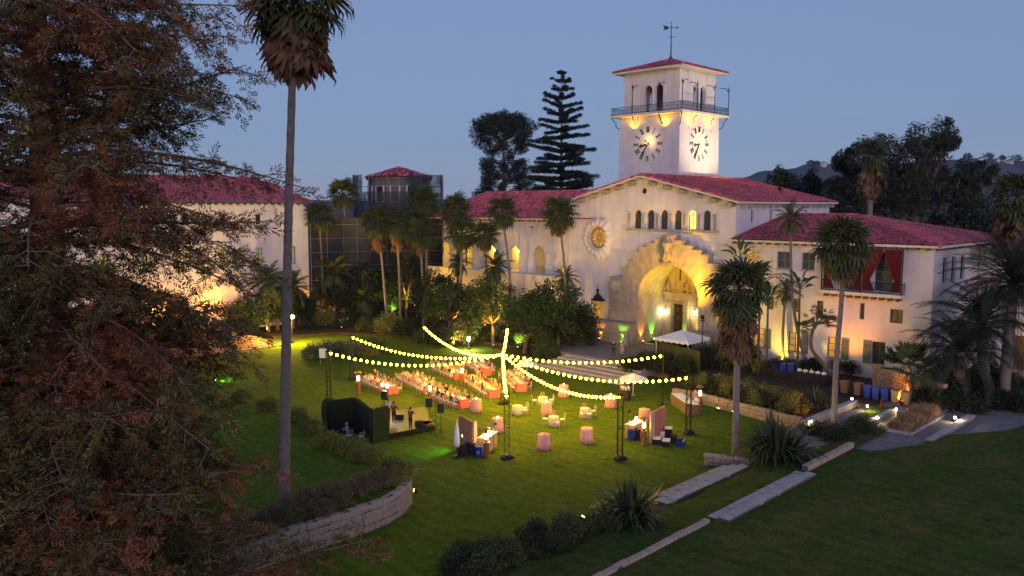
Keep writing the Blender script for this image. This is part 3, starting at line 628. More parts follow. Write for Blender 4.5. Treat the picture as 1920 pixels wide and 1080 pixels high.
for c in [ (a+b)/2 for a, b in zip(ac, ac[1:])]+[70.1, 94.0]:
    for d in (-1, 1):
        if c > 93 and d > 0: continue
        MB().box((XL-.1, c+d*1.05-.3, 10.35), (XL-.005, c+d*1.05+.3, 10.62)).build('capital', 'stucco_cream', lg)
def hip_roof(root, x0, x1, y0, y1, ze, zt, ov, ends, rdrop=0, m='stucco_cream'):
    """ridge along y; ends = (hip at y0, hip at y1)"""
    x0 -= ov; x1 += ov; y0 -= ov if ends[0] else 0; y1 += ov if ends[1] else 0; xm = (x0+x1)/2; hw = (x1-x0)/2
    r0 = y0+hw if ends[0] else y0; r1 = y1-hw if ends[1] else y1
    c = [(x0, y0, ze), (x1, y0, ze), (x1, y1, ze), (x0, y1, ze)]; t0, t1 = (xm, r0, zt), (xm, r1, zt)
    cb = [(a, b, z-.22) for a, b, z in c]
    rf = MB().add(c+[t0, t1]+cb, [(0, 1, 4), (1, 2, 5, 4), (2, 3, 5), (3, 0, 4, 5), (6, 9, 8, 7), (0, 6, 7, 1), (1, 7, 8, 2), (2, 8, 9, 3), (3, 9, 6, 0)]).build('roof', [m, 'tile_base'], root)
    for i_ in range(4): rf.data.polygons[i_].material_index = 1
    tiles(rf, c[0], c[3], t0, t1); tiles(rf, c[2], c[1], t1, t0)
    k = MB(); cap_line(k, t0, t1, .2)
    if ends[0]: tiles(rf, c[1], c[0], t0, t0); cap_line(k, c[0], t0, .17); cap_line(k, c[1], t0, .17)
    if ends[1]: tiles(rf, c[3], c[2], t1, t1); cap_line(k, c[3], t1, .17); cap_line(k, c[2], t1, .17)
    k.build('ridge_cap', 'tile', rf); return rf
hip_roof(lg, XL, 89.5, LYA-6, LYB, LE+.25, 19.0, .7, (0, 1))
eave_brackets(lg, [(XL-.32, LYA+.6+i*.95, LE+.02) for i in range(29)], (.62, .18, .2), 'wood')

# ---------------------------------------------------------------- right wing
XR, RYA, RYB = 76.5, 23.6, 43.35; RE = 13.25
rg = thing('court_wing', 'white three storey wing with red curtained balcony, shuttered windows and hipped tile roof', 'building')
hs = []; spec = []
for u0, u1, z0, z1, k in ((40.35, 41.95, 10.7, 12.4, 'u'), (36.85, 38.4, 10.7, 12.4, 'u'), (34.45, 35.8, 10.7, 12.4, 'u'), (32.2, 33.4, 10.7, 12.4, 'u'), (29.45, 29.9, 6.3, 7.85, 's'), (25.98, 27.12, 6.25, 7.55, 'm'), (35.9, 36.5, 6.4, 7.75, 's'), (33.4, 34.1, 6.4, 7.75, 's'), (38.6, 39.3, 6.4, 7.75, 's'),
                          (35.55, 36.92, 2.3, 4.36, 'g'), (31.5, 32.85, 2.25, 4.3, 'g'), (27.4, 28.6, 2.2, 4.35, 'g'), (39.5, 40.8, 2.3, 4.36, 'g'), (27.0, 28.7, 9.1, 12.75, 'd'), (30.5, 31.6, 9.1, 12.75, 'd')):
    hs.append(rect_pts(u0, u1, z0, z1)); spec.append((u0, u1, z0, z1, k))
w = MB(); wall(w, 'x', XR, rect_pts(RYA, RYB, .5, RE), hs, .4)
hr = [(79.0, 80.2), (81.5, 82.7), (84.2, 85.6)]; wall(w, 'y', RYA, rect_pts(XR, 99.5, .5, RE), [rect_pts(a, b, 10.0, 12.3) for a, b in hr], .35)
w.add([(99.5, RYA, .5), (99.5, RYB, .5), (99.5, RYB, RE), (99.5, RYA, RE)], [(0, 1, 2, 3)]); w.build('wall', 'stucco', rg)
for u0, u1, z0, z1, k in spec:
    lit = {'g': 'pane_dim', 'u': 'pane_mid', 's': 'pane_dark', 'm': 'pane_dark', 'd': 'pane_mid'}[k]
    if k == 'u' and u0 > 40: lit = 'pane_dim'
    if k == 'g' and u0 < 29: lit = 'pane_dark'
    window(rg, 'x', XR, u0, u1, z0, z1, pane=lit, frame='frame_blue' if k in 'ud' else 'frame_dark', nx=1 if k == 's' else 2, nz={'g': 3, 'd': 4}.get(k, 2))
    if k == 'g':
        sides = (0,) if u0 > 31 else (1,)
        for sd_ in sides:
            y0 = u0-.78 if sd_ == 0 else u1+.06; sh = MB().box((XR-.09, y0, z0), (XR-.01, y0+.72, z1)); so = sh.build('shutter', 'shutter', rg)
            for q in range(12): MB().obox((XR-.105, y0+.36, z0+.12+q*(z1-z0-.2)/12), (.02, .3, .05), Euler((0, .5, 0)).to_matrix()).build('slat', 'shutter', so)
        MB().box((XR-.12, u0-.1, z0-.14), (XR-.002, u1+.1, z0-.02)).build('window_sill', 'stone', rg)
    if k == 'u': MB().box((XR-.1, u0-.08, z0-.12), (XR-.002, u1+.08, z0-.02)).build('window_sill', 'stone', rg)
for a, b in hr: window(rg, 'y', RYA, a, b, 10.0, 12.3, pane='pane_dark', nx=2, nz=2)
BY0, BY1 = 25.8, 33.3; bz = 8.95
bal = MB().box((XR-1.15, BY0, bz-.3), (XR-.003, BY1, bz)).build('balcony', 'stucco_cream', rg)
eave_brackets(bal, [(XR-.6, BY0+.4+i*.74, bz-.305) for i in range(10)], (1.0, .22, .28), 'wood', 'bracket')
rl = MB(); rl.tube([(XR-1.08, BY0+.06, bz+1.0), (XR-1.08, BY1-.06, bz+1.0)], .04, 5); rl.tube([(XR-1.08, BY0+.06, bz+.1), (XR-1.08, BY1-.06, bz+.1)], .03, 5)
for i in range(53): y = BY0+.06+i*(BY1-BY0-.12)/52; rl.tube([(XR-1.08, y, bz), (XR-1.08, y, bz+1.0)], .016 if i % 13 else .04, 4)
for y in (BY0+.06, BY1-.06):
    rl.tube([(XR-1.08, y, bz+1.0), (XR-.01, y, bz+1.0)], .04, 5)
    for i in range(1, 6): rl.tube([(XR-1.08+i*.18, y, bz), (XR-1.08+i*.18, y, bz+1)], .016, 4)
rl.build('railing', 'iron', bal)
for y in (BY0+.08, 29.5, BY1-.08): MB().tube([(XR-1.05, y, bz), (XR-1.05, y, RE-.1)], .07, 8).build('balcony_post', 'iron', bal)
def curtain(y0, y1, side):
    mb = MB(); n = 26; vs = []; rows = 14
    for r in range(rows+1):
        t = r/rows; z = RE-.2-t*3.9; tie = .72
        wd = 1-.62*(t/tie)**1.3 if t < tie else .38+.25*(t-tie)/(1-tie)
        for i in range(n+1):
            u = i/n*wd; y = y0+(y1-y0)*u if side > 0 else y1-(y1-y0)*u
            vs.append((XR-.95+.09*math.sin(i*1.7)*(1-.4*t), y, z))
    mb.add(vs, [(r*(n+1)+i, r*(n+1)+i+1, (r+1)*(n+1)+i+1, (r+1)*(n+1)+i) for r in range(rows) for i in range(n)]); return mb.build('curtain', 'curtain', bal, smooth=True)
curtain(26.0, 27.55, 1); curtain(27.6, 29.4, -1); curtain(29.6, 31.2, 1); curtain(31.4, 33.1, -1)
hip_roof(rg, XR, 99.5, RYA, RYB, RE+.25, 16.0, .7, (1, 0))
eave_brackets(rg, [(XR-.33, RYA+.4+i*.95, RE+.02) for i in range(21)], (.62, .2, .2), 'wood'); eave_brackets(rg, [(XR+.5+i*.95, RYA-.33, RE+.02) for i in range(24)], (.2, .62, .2), 'wood')
an = thing('annex_wing', 'white annex with red tile edge and arched doorway behind the dark date palm', 'building')
w = MB(); wall(w, 'x', 89.8, rect_pts(6, 23.5, .5, 12.9), [arch_pts(18.4, 20.4, .9, 3.4, 10), rect_pts(14, 15.4, 8, 10)], .5); w.box((89.9, 6, .5), (105, 6.1, 12.9)); w.build('wall', 'stucco', an)
panel('x', 89.8, arch_pts(18.4, 20.4, .9, 3.4, 10), .35, .45).build('door', 'wood', an); window(an, 'x', 89.8, 14, 15.4, 8, 10, pane='pane_dark')
hip_roof(an, 89.8, 106, 6, 23.5, 13.1, 15.6, .7, (1, 0))

# ---------------------------------------------------------------- left wing and the wrapped turret
YL, LX1 = 102.0, 60.6; WE = 17.3
lw = thing('library_wing', 'white left wing with red tiled roof behind the foreground conifer', 'building')
hs = [rect_pts(x-.55, x+.55, 8.8, 11.3) for x in (33, 38, 43, 48, 53, 58)]+[rect_pts(x-.4, x+.4, 14.6, 15.8) for x in (38, 43, 48, 53, 57.5)]
hs += [arch_pts(33.5, 36.5, 1.35, 4.2, 10), arch_pts(40.0, 43.0, 1.35, 4.2, 10)]
w = MB(); wall(w, 'y', YL, rect_pts(10, LX1, .3, WE), hs, .45); w.add([(LX1, YL, .3), (LX1, YL+16, .3), (LX1, YL+16, WE), (LX1, YL, WE)], [(0, 1, 2, 3)]); w.build('wall', 'stucco', lw)
for x in (33, 38, 43, 48, 53, 58): window(lw, 'y', YL, x-.55, x+.55, 8.8, 11.3, pane='pane_green', nx=2, nz=3)
for x in (38, 43, 48, 53, 57.5): window(lw, 'y', YL, x-.4, x+.4, 14.6, 15.8, nx=1, nz=2)
for a in (33.5, 40.0): panel('y', YL, arch_pts(a, a+3, 1.35, 4.2, 10), .35, .45).build('door', 'wood', lw)
x0, x1, y0, y1 = 10, LX1+.5, YL-.7, YL+16.5; zc, zt2 = WE+.25, 21.0; ym = (y0+y1)/2; hw = (y1-y0)/2
c = [(x0, y0, zc), (x1, y0, zc), (x1, y1, zc), (x0, y1, zc)]; t0, t1 = (x0, ym, zt2), (x1-hw*.5, ym, zt2)
rf = MB().add(c+[t0, t1], [(0, 1, 5, 4), (1, 2, 5), (2, 3, 4, 5), (0, 4, 3), (0, 3, 2, 1)]).build('roof', 'stucco_cream', lw)
tiles(rf, c[0], c[1], t0, t1); tiles(rf, c[1], c[2], t1, t1); k = MB(); cap_line(k, t0, t1, .2); cap_line(k, c[1], t1, .17); k.build('ridge_cap', 'tile', rf)
eave_brackets(lw, [(20+i*1.0, YL-.33, WE+.02) for i in range(41)], (.2, .62, .2), 'wood')
# turret under repair: walls, scaffold and netting
mat('scrim_b', (.03, .03, .036), .95, 0, .3, .03, 6, col2=(.075, .075, .085))
tu = thing('round_turret', 'old round turret with paired windows and broken red tile roof under repair', 'tower', (78.5, 104.0, 0))
mb = MB(); mb.lathe([(5.0, .3), (5.0, 16.0), (5.15, 16.05), (5.15, 16.4), (4.95, 16.45), (4.95, 21.0), (5.25, 21.1), (5.25, 21.4)], 12); mb.build('wall', 'scrim_pale', tu)
for i in range(12):
    a = 2*PI*(i+.5)/12; d = Vector((math.cos(a), math.sin(a), 0)); M = Matrix.Rotation(a, 3, 'Z')
    MB().obox(d*4.82+Vector((0, 0, 18.9)), (.06, .55, 1.2), M).build('window', 'pane_dark', tu); MB().obox(d*4.87+Vector((0, 0, 17.6)), (.12, .75, .08), M).build('window_sill', 'stucco', tu)
    for j in (-1, 1): MB().obox(d*4.87+Vector((-d.y, d.x, 0))*.72*j+Vector((0, 0, 18.9)), (.1, .1, 1.25), M).build('window_frame', 'stucco', tu)
rf = MB().lathe([(5.5, 21.42), (3.6, 22.2), (1.4, 22.9), (.2, 23.1)], 12).build('roof', 'tile_base', tu); rr = random.Random(4); bt = MB()
for i in range(420):
    a = rr.uniform(0, 2*PI); r = 5.4*math.sqrt(rr.random()); z = 21.5+(5.5-r)/5.3*1.6; bt.obox((r*math.cos(a), r*math.sin(a), z+.08), (.22, .13, .06), Euler((rr.uniform(-.3, .3), .3, a+rr.uniform(-.4, .4))).to_matrix())
bt.build('roof_tiles', 'tile', rf)['kind'] = 'stuff'
sc = thing('scaffolding', 'dark netted scaffolding wrapped around the round turret and wall corner', 'scaffolding', (78.5, 104.0, 0))
def cage(pts, z0, z1, name, step, lift=2.0, closed=False):
    mb = MB(); seg = [(Vector((*pts[i], 0)), Vector((*pts[i+1], 0))) for i in range(len(pts)-1)]
    for p, q in seg:
        n = max(1, int((q-p).length/step))
        for i in range(n+1): c = p.lerp(q, i/n); mb.tube([(c.x, c.y, z0), (c.x, c.y, z1)], .045, 5)
        z = z0+lift
        while z < z1: mb.tube([(p.x, p.y, z), (q.x, q.y, z)], .045, 5); z += lift
    return mb.build(name, 'steel', sc)
top = [(-3.2, 6.6), (-6.6, 3.0), (-6.6, -3.0), (-3.0, -6.6), (3.2, -6.6), (6.6, -3)]
cage(top, 12, 21.9, 'scaffold_frame', 1.6)
low = [(-17.8, -2.5), (-13, -3.5), (-9.5, -5.5), (-5.0, -7.2), (-1.5, -9.4), (-1.2, -12)]
cage(low, .3, 15.2, 'scaffold_frame', 1.8)
def net(pts, z0, z1, off, m, name='netting', sag=.05):
    mb = MB(); r = random.Random(9)
    for i in range(len(pts)-1):
        p, q = Vector((*pts[i], 0)), Vector((*pts[i+1], 0)); d = (q-p).normalized(); nrm = Vector((d.y, -d.x, 0)); nx = max(2, int((q-p).length/.6)); nz = max(2, int((z1-z0)/.6)); vs = []
        if nrm.dot(Vector((-1, -1, 0))) < 0: nrm = -nrm
        for a in range(nx+1):
            for b in range(nz+1): c = p.lerp(q, a/nx)+nrm*(off+sag*math.sin(a*2.1+b)+r.uniform(-.05, .05)); vs.append((c.x, c.y, z0+(z1-z0)*b/nz))
        mb.add(vs, [(a*(nz+1)+b, (a+1)*(nz+1)+b, (a+1)*(nz+1)+b+1, a*(nz+1)+b+1) for a in range(nx) for b in range(nz)])
    return mb.build(name, m, sc, smooth=True)
for k_ in range(len(low)-1): net(low[k_:k_+2], 1.2+.3*(k_%2), 15.3, -.14, 'scrim' if k_ % 2 == 0 else 'scrim_b', sag=.11)
def netmat(name, col, alpha):
    m = bpy.data.materials.new(name); m.use_nodes = True; n = m.node_tree.nodes; l = m.node_tree.links; b = n['Principled BSDF']; b.inputs['Base Color'].default_value = (*col, 1); b.inputs['Roughness'].default_value = .9
    t = n.new('ShaderNodeBsdfTransparent'); x = n.new('ShaderNodeMixShader'); tc = n.new('ShaderNodeTexCoord'); nz = n.new('ShaderNodeTexNoise'); nz.inputs['Scale'].default_value = .7; l.new(tc.outputs['Object'], nz.inputs['Vector'])
    mr = n.new('ShaderNodeMapRange'); mr.inputs[1].default_value = .3; mr.inputs[2].default_value = .7; mr.inputs[3].default_value = alpha-.2; mr.inputs[4].default_value = min(1, alpha+.2); l.new(nz.outputs['Fac'], mr.inputs[0]); l.new(mr.outputs[0], x.inputs[0])
    l.new(t.outputs[0], x.inputs[1]); l.new(b.outputs[0], x.inputs[2]); l.new(x.outputs[0], n['Material Output'].inputs['Surface']); MATS[name] = m
netmat('net_blue', (.030, .040, .056), .72)
net([(-3.2, 6.6), (-6.6, 3.0), (-6.6, .5)], 12, 21.8, .15, 'net_blue'); net([(-6.6, .5), (-6.6, -3.0), (-3.0, -6.6)], 12, 19.2, .15, 'net_blue'); net([(-3.0, -6.6), (3.2, -6.6), (6.6, -3)], 12, 21.8, .15, 'net_blue')
# low white block in the distance
w = MB().box((0, 0, 0), (26, 12, 11)).box((1, -3, 9.2), (25, -.01, 9.6)); p = far(1850, 440, 140); bo = thing('distant_building', 'low flat white building glimpsed behind the eucalyptus', 'building', (p.x, p.y, 0)); w.build('wall', 'stucco', bo)
MB().box((-1, -1, 11.01), (27, 13, 11.6)).build('roof', 'stucco_cream', bo)
for i in range(5): MB().box((3+i*4.6, -.09, 6.5), (5.4+i*4.6, -.02, 8.4)).build('window', 'pane_dark', bo)
# ---------------------------------------------------------------- vegetation
def onx(px, py, X): d = ray(px, py); return Vector((0, 0, CAM_H)) + d*(X/d.x)
def ony(px, py, Y): d = ray(px, py); return Vector((0, 0, CAM_H)) + d*(Y/d.y)
LEAF = dict(rough=.65, spec=.25)
mat('redwood_green', (.042, .058, .016), .75, 0, .30, col2=(.17, .105, .040), island=.85, spec=.15)
mat('redwood_rust', (.21, .078, .040), .8, .35, .8, island=.5, spec=.1)
mat('redwood_bark', (.17, .075, .048), .95, .4, 2.5, .05, 6)
mat('twig', (.20, .13, .10), .9, .3, 2)
mat('palm_green', (.065, .080, .024), .6, .4, .5, island=.35, spec=.3)
mat('palm_green2', (.065, .080, .028), .6, .4, .5, island=.35, spec=.3)
mat('palm_dead', (.15, .085, .045), .85, .4, .7, island=.4, spec=.1)
mat('palm_trunk', (.20, .165, .15), .95, .25, 3, .03, 9)
mat('date_green', (.022, .032, .016), .55, .4, .6, island=.4)
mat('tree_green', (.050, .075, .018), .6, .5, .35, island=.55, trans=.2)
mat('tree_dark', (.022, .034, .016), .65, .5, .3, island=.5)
mat('conifer', (.020, .030, .024), .7, .4, .3, island=.4)
mat('euc', (.040, .045, .024), .65, .45, .12, island=.5)
mat('euc_bark', (.22, .17, .14), .85, .35, .8)
mat('bark', (.14, .10, .07), .95, .35, 3, .02)
mat('shrub_yellow', (.16, .16, .035), .7, .4, .8, island=.5)
mat('shrub_green', (.055, .072, .022), .7, .4, .8, island=.5)
mat('shrub_dark', (.024, .034, .014), .7, .4, .8, island=.5)
mat('shrub_grey', (.085, .110, .080), .8, .3, .8, island=.4)
mat('heather', (.13, .095, .055), .85, .4, .8, island=.5)
mat('phormium', (.040, .055, .022), .5, .4, .8, island=.4)
mat('ornamental', (.30, .19, .10), .85, .35, .8, island=.4)
mat('paddle', (.050, .075, .020), .5, .35, .8, island=.3)
def fan_mesh(name, m, R_=1.0, pet=.75, spread=115, seg=15, droop=.35, fold=.12, seed=0):
    r = random.Random(seed); mb = MB(); mb.add([(0, .025, 0), (0, -.025, 0), (pet, -.02, 0), (pet, .02, 0)], [(0, 1, 2, 3)])
    for k in range(seg):
        a = R(-spread+2*spread*(k+.5)/seg); l = R_*r.uniform(.82, 1.05)*(1-.18*abs(a)/R(spread)); w = .082*R_
        d = Vector((math.cos(a), math.sin(a), 0)); n = Vector((-d.y, d.x, 0)); c = Vector((pet-.02, 0, 0)); zf = fold*(1 if k % 2 else -1)*.3
        pts = [c+d*.04, c+d*l*.55+n*w*.75+Vector((0, 0, zf*.4-droop*.12*l)), c+d*l*.55-n*w*.75+Vector((0, 0, -zf*.4-droop*.12*l)), c+d*l*.86+Vector((0, 0, -droop*.5*l+r.uniform(-.06, .06))), c+d*l*(.93)+n*r.uniform(-.06, .06)+Vector((0, 0, -droop*.9*l+r.uniform(-.1, .05)))]
        q1, q2 = pts[3]+n*w*.42, pts[3]-n*w*.42
        mb.add([pts[0], pts[1], pts[2], q1, q2, pts[4]], [(0, 2, 1), (1, 2, 4, 3), (3, 4, 5)])
    return mb.mesh(name, m)
def feather_mesh(name, m, L=3.0, n=26, rise=.9, drop=1.6, leaf=.62, seed=0, wd=.05):
    r = random.Random(seed); mb = MB(); P = lambda t: Vector((L*(t-.12*t*t*t), 0, rise*t-drop*t*t))
    mb.tube([P(i/7) for i in range(8)], [.035*(1-i/8)+.008 for i in range(8)], 4)
    for i in range(n):
        t = .12+.88*i/n; p = P(t); f = (P(min(1, t+.03))-P(t-.03)).normalized(); l = leaf*(math.sin(PI*(.12+.85*t))**.6)*r.uniform(.85, 1.1)
        for s_ in (-1, 1):
            d = (Vector((0, s_, 0))*.85+f*.55+Vector((0, 0, r.uniform(-.35, .05)))).normalized(); w = f*wd
            mb.add([p-w*.6, p+w*.6, p+d*l*.55+w+Vector((0, 0, -.03)), p+d*l*.55-w+Vector((0, 0, -.03)), p+d*l+Vector((0, 0, -.22*l))], [(0, 1, 2, 3), (3, 2, 4)])
    return mb.mesh(name, m)
FAN = [fan_mesh('frond', 'palm_green', seed=i, droop=.3+.15*i) for i in range(3)]
FAN2 = [fan_mesh('frond', 'palm_green2', seed=i+5, droop=.3+.15*i, seg=13) for i in range(3)]
DEAD = [fan_mesh('dead_frond', 'palm_dead', seed=i+9, spread=52, seg=9, droop=.15, fold=.4, pet=.55) for i in range(3)]
FEA = [feather_mesh('frond', 'palm_green', 3.0, 24, .9, 1.5+.3*i, seed=i) for i in range(3)]
DAT = [feather_mesh('frond', 'date_green', 4.6, 34, 1.7, 2.7+.5*i, .62, seed=i+3, wd=.035) for i in range(3)]
def trunk(root, path, r0, r1, m='palm_trunk', n=9, rings=True, name='trunk'):
    pts = []; rad = []; T = len(path)-1; N = 60 if rings else 10
    for i in range(N+1):
        t = i/N*T; k = min(int(t), T-1); f = t-k; p0 = Vector(path[max(k-1, 0)]); p1 = Vector(path[k]); p2 = Vector(path[k+1]); p3 = Vector(path[min(k+2, T)])
        pts.append(.5*((2*p1)+(p2-p0)*f+(2*p0-5*p1+4*p2-p3)*f*f+(3*p1-p0-3*p2+p3)*f**3)); u = i/N
        rad.append((r0+(r1-r0)*u)*(1.35 if i == 0 else 1)*(1+(.09 if rings and i % 2 else 0)))
    return MB().tube(pts, rad, n).build(name, m, root, smooth=True)
def place_fronds(root, top, meshes, n, size, e0, e1, seed, name='frond', roll=.3, zj=.15):
    r = random.Random(seed)
    for i in range(n):
        u = (i+.5)/n; e = e0+(e1-e0)*u+r.uniform(-.12, .12); az = i*2.39996+r.uniform(-.25, .25)
        link(name, meshes[i % len(meshes)], root, (top[0], top[1], top[2]+r.uniform(-zj, zj)), (r.uniform(-roll, roll), -e, az), size*r.uniform(.85, 1.12))
def fan_palm(label, base, top, size=1.5, n=34, dead=16, r0=.28, r1=.18, fr=FAN, seed=0, path=None, group=None, deads=None, name='fan_palm', skirt=0.0, e1=-1.2):
    root = thing(name, label, 'palm tree', base, 0, group); t = Vector(top)-Vector(base)
    pth = [(0, 0, -.3)] + [(Vector(q)-Vector(base)) for q in (path or [])] + [t]
    trunk(root, pth, r0, r1); place_fronds(root, t, fr, n, size, 1.35, e1, seed)
    if dead: 
        r = random.Random(seed+1)
        for i in range(dead):
            z = -skirt*r.random(); link('dead_frond', DEAD[i % 3], root, (t.x, t.y, t.z+z), (r.uniform(-.4, .4), r.uniform(.8, 1.5), r.uniform(0, 6.28)), (deads or size*.95)*r.uniform(.8, 1.15))
    return root
def leaves(name, m, centers, spread, n, size, seed=0, flat=1.0, dirs=None, asp=.5):
    """n leaf faces (kites) scattered round each of the clump centres"""
    g = np.random.default_rng(seed); C = np.repeat(np.asarray(centers, float), n, 0); k = len(C); sp = np.repeat(np.asarray(spread, float), n) if np.ndim(spread) else spread
    d = g.normal(size=(k, 3)); d /= np.linalg.norm(d, axis=1)[:, None]; rad = g.random(k)**.45
    P = C + d*rad[:, None]*(sp[:, None] if np.ndim(sp) else sp)*np.array([1, 1, flat])
    a = d*.7+g.normal(size=(k, 3))*.6; a[:, 2] -= .15; a /= np.linalg.norm(a, axis=1)[:, None]
    b = np.cross(a, g.normal(size=(k, 3))); b /= np.linalg.norm(b, axis=1)[:, None]
    L = (size*g.uniform(.6, 1.3, k))[:, None]; V = np.stack([P-a*L*.5, P+b*L*asp*.5, P+a*L*.5, P-b*L*asp*.5], 1).reshape(-1, 3)
    F = np.arange(4*k).reshape(-1, 4); return npmesh(name, V, F, m)
def crown_centers(c, rad, n, seed, shell=.35, bottom=-.7):
    r = random.Random(seed); out = []
    while len(out) < n:
        d = Vector((r.gauss(0, 1), r.gauss(0, 1), r.gauss(0, 1))).normalized()
        if d.z < bottom: continue
        q = (shell+(1-shell)*r.random())**.6 ; out.append(Vector((c[0]+d.x*rad[0]*q, c[1]+d.y*rad[1]*q, c[2]+d.z*rad[2]*q)))
    return out
def broad_tree(label, base, h, rad, m='tree_green', bark='bark', clumps=46, per=110, leaf=.32, cl=.85, seed=0, tr=.22, name='tree', group=None, trunk_h=.35, lean=(0, 0)):
    root = thing(name, label, 'tree', base, 0, group); r = random.Random(seed); cc = (lean[0], lean[1], h-rad[2]*.9)
    cs = crown_centers(cc, rad, clumps, seed); t = MB(); f = Vector((lean[0]*.5, lean[1]*.5, h*trunk_h)); t.tube([(0, 0, -.3), f*.5+Vector((r.uniform(-.15, .15), r.uniform(-.15, .15), 0)), f], [tr*1.4, tr, tr*.85], 8)
    for c in cs[::2]:
        mid = f.lerp(c, .5)+Vector((r.uniform(-.3, .3), r.uniform(-.3, .3), r.uniform(-.1, .4))); t.tube([f-Vector((0, 0, .1)), mid, c], [tr*.5, tr*.28, tr*.08], 5)
    t.build('trunk', bark, root, smooth=True)
    link('crown', leaves('crown', m, cs, [cl*r.uniform(.6, 1.25) for _ in cs], per, leaf, seed), root); return root
def shrub(label, base, rad, m, per=90, clumps=14, leaf=.16, seed=0, name='shrub', group=None, cat='shrub'):
    root = thing(name, label, cat, base, 0, group); r = random.Random(seed); cs = crown_centers((0, 0, rad[2]*.35), (rad[0]*.75, rad[1]*.75, rad[2]*.65), clumps, seed, .3, -.25)
    st = MB()
    for c in cs[:5]: st.tube([(0, 0, -.1), c], [.05, .015], 4)
    st.build('stem', 'bark', root); av = sum(rad)/3; link('foliage', leaves('foliage', m, cs, [av*.42*r.uniform(.7, 1.25) for _ in cs], per, leaf, seed), root); return root

# ---- the big conifer in the left foreground
def redwood():
    b = far(85, 386, 27.5); b.z = 0
    root = thing('redwood_tree', 'huge rusty green conifer with a reddish trunk filling the foreground', 'tree', (b.x, b.y, 0))
    g = random.Random(3); Ht = 37.0; tr = MB(); pts = []; rad = []
    for i in range(20): z = -0.3+Ht*i/19; pts.append((.12*math.sin(z*.4), .1*math.cos(z*.3), z)); rad.append(max(.05, .82*(1-z/Ht)**.85+.04))
    tr.tube(pts, rad, 14); tr.build('trunk', 'redwood_bark', root, smooth=True)
    limb = MB(); sprP = []; sprD = []; sprS = []
    nl = 300
    for i in range(nl):
        z = 1.2+30.5*(i+g.random())/nl; az = i*2.39996+g.uniform(-.3, .3)
        L = ((10.2 if g.random() < .45 else 7.5) if z < 3.0 else 6.3 if z < 12.5 else (8.6 if g.random() < .22 else 6.7) if z < 22 else 6.4)*g.uniform(.62, 1.1); L = max(2.0, L*(1.12 if z < 5 else 1))
        up = g.uniform(-.1, .45)+(.2 if z > 17 else 0); dr = g.uniform(.15, .75); d = Vector((math.cos(az), math.sin(az), 0)); sd_ = Vector((-d.y, d.x, 0)); cv = g.uniform(-.4, .4)
        P = lambda t: Vector((0, 0, z)) + d*(L*t) + sd_*(cv*L*t*t) + Vector((0, 0, L*(up*t-dr*t*t+.12*t**3)))
        limb.tube([P(k/8) for k in range(9)], [.085*(1-k/8.6)*(L/8)+.012 for k in range(9)], 5, cap=False)
        nb = int(L*(5.0 if z < 15 else 3.4))
        for j in range(nb):
            t = .16+.84*(j+g.random())/nb; p = P(t); f = (P(min(1, t+.03))-P(t-.03)).normalized(); s_ = 1 if j % 2 else -1
            bl = g.uniform(.5, 2.3)*(1.05-.35*t)*(1.15 if z < 12 else 1)
            bd = (sd_*s_*g.uniform(.6, 1)+f*g.uniform(.3, 1.0)+Vector((0, 0, g.uniform(-.75, .55)))).normalized()
            sag = g.uniform(-.1, .7); Q = lambda u: p+bd*(bl*u)+Vector((0, 0, -sag*bl*u*u))
            limb.tube([p, Q(.5), Q(1)], [.020, .013, .006], 3, cap=False)
            ns = max(4, int(bl*6.5))
            for q in range(ns):
                u = .15+.85*(q+.5)/ns; sp = Q(u); side = bd.cross(Vector((0, 0, 1))).normalized()*(1 if q % 2 else -1)
                dd = (bd*g.uniform(.5, 1)+side*g.uniform(.2, .9)+Vector((0, 0, g.uniform(-.8, .6)))).normalized()
                sprP.append(sp); sprD.append(dd); sprS.append(g.uniform(.25, .62))
    limb.build('limb', 'twig', root, smooth=True)['kind'] = 'stuff'
    P = np.array(sprP); D = np.array(sprD); Sz = np.array(sprS)[:, None]; n = len(P); G_ = np.random.default_rng(5)
    side = np.cross(D, G_.normal(size=(n, 3))); side /= np.linalg.norm(side, axis=1)[:, None]; out = []
    K = 6
    for k in range(K):
        t = (k+.6)/K; c = P+D*Sz*t; ln = Sz*(.42*(1-.5*t)+.1)
        for s_ in (-1, 1):
            dv = D*.75+side*s_*.75+G_.normal(size=(n, 3))*.22; dv /= np.linalg.norm(dv, axis=1)[:, None]; wv = np.cross(dv, np.cross(D, side)); w = .024
            out.append(np.stack([c-wv*w*.5, c+dv*ln*.55-wv*w, c+dv*ln, c+dv*ln*.5+wv*w], 1))
    V = np.concatenate(out, 1).reshape(-1, 3); F = np.arange(len(V)).reshape(-1, 4); mi = np.repeat((G_.random(n) < .34).astype(int), 2*K)
    # rusty sprays cluster together
    cl = (np.sin(P[:, 0]*1.1+1)+np.sin(P[:, 1]*1.3)+np.sin(P[:, 2]*1.2)+G_.normal(size=n)*.9) > 1.0; mi = np.repeat(cl.astype(int), 2*K)
    o = link('crown', npmesh('crown', V, F, ['redwood_green', 'redwood_rust'], mi), root); print('redwood quads', len(F))
redwood()

# ---- tall palm on the raised lawn
b = at(532, 950, ZL-.12); dp = (b-Vector((0, 0, CAM_H))).dot(Vector((_q*_cp, _q*_cp, -_sp))); t = far(553, -8, dp)
fan_palm('very tall fan palm with a shaggy brown skirt on the raised lawn', b, t, 2.0, 54, 80, .29, .17, seed=11, path=[far(536, 700, dp), far(541, 400, dp)], deads=2.2, skirt=1.6, e1=-1.25)
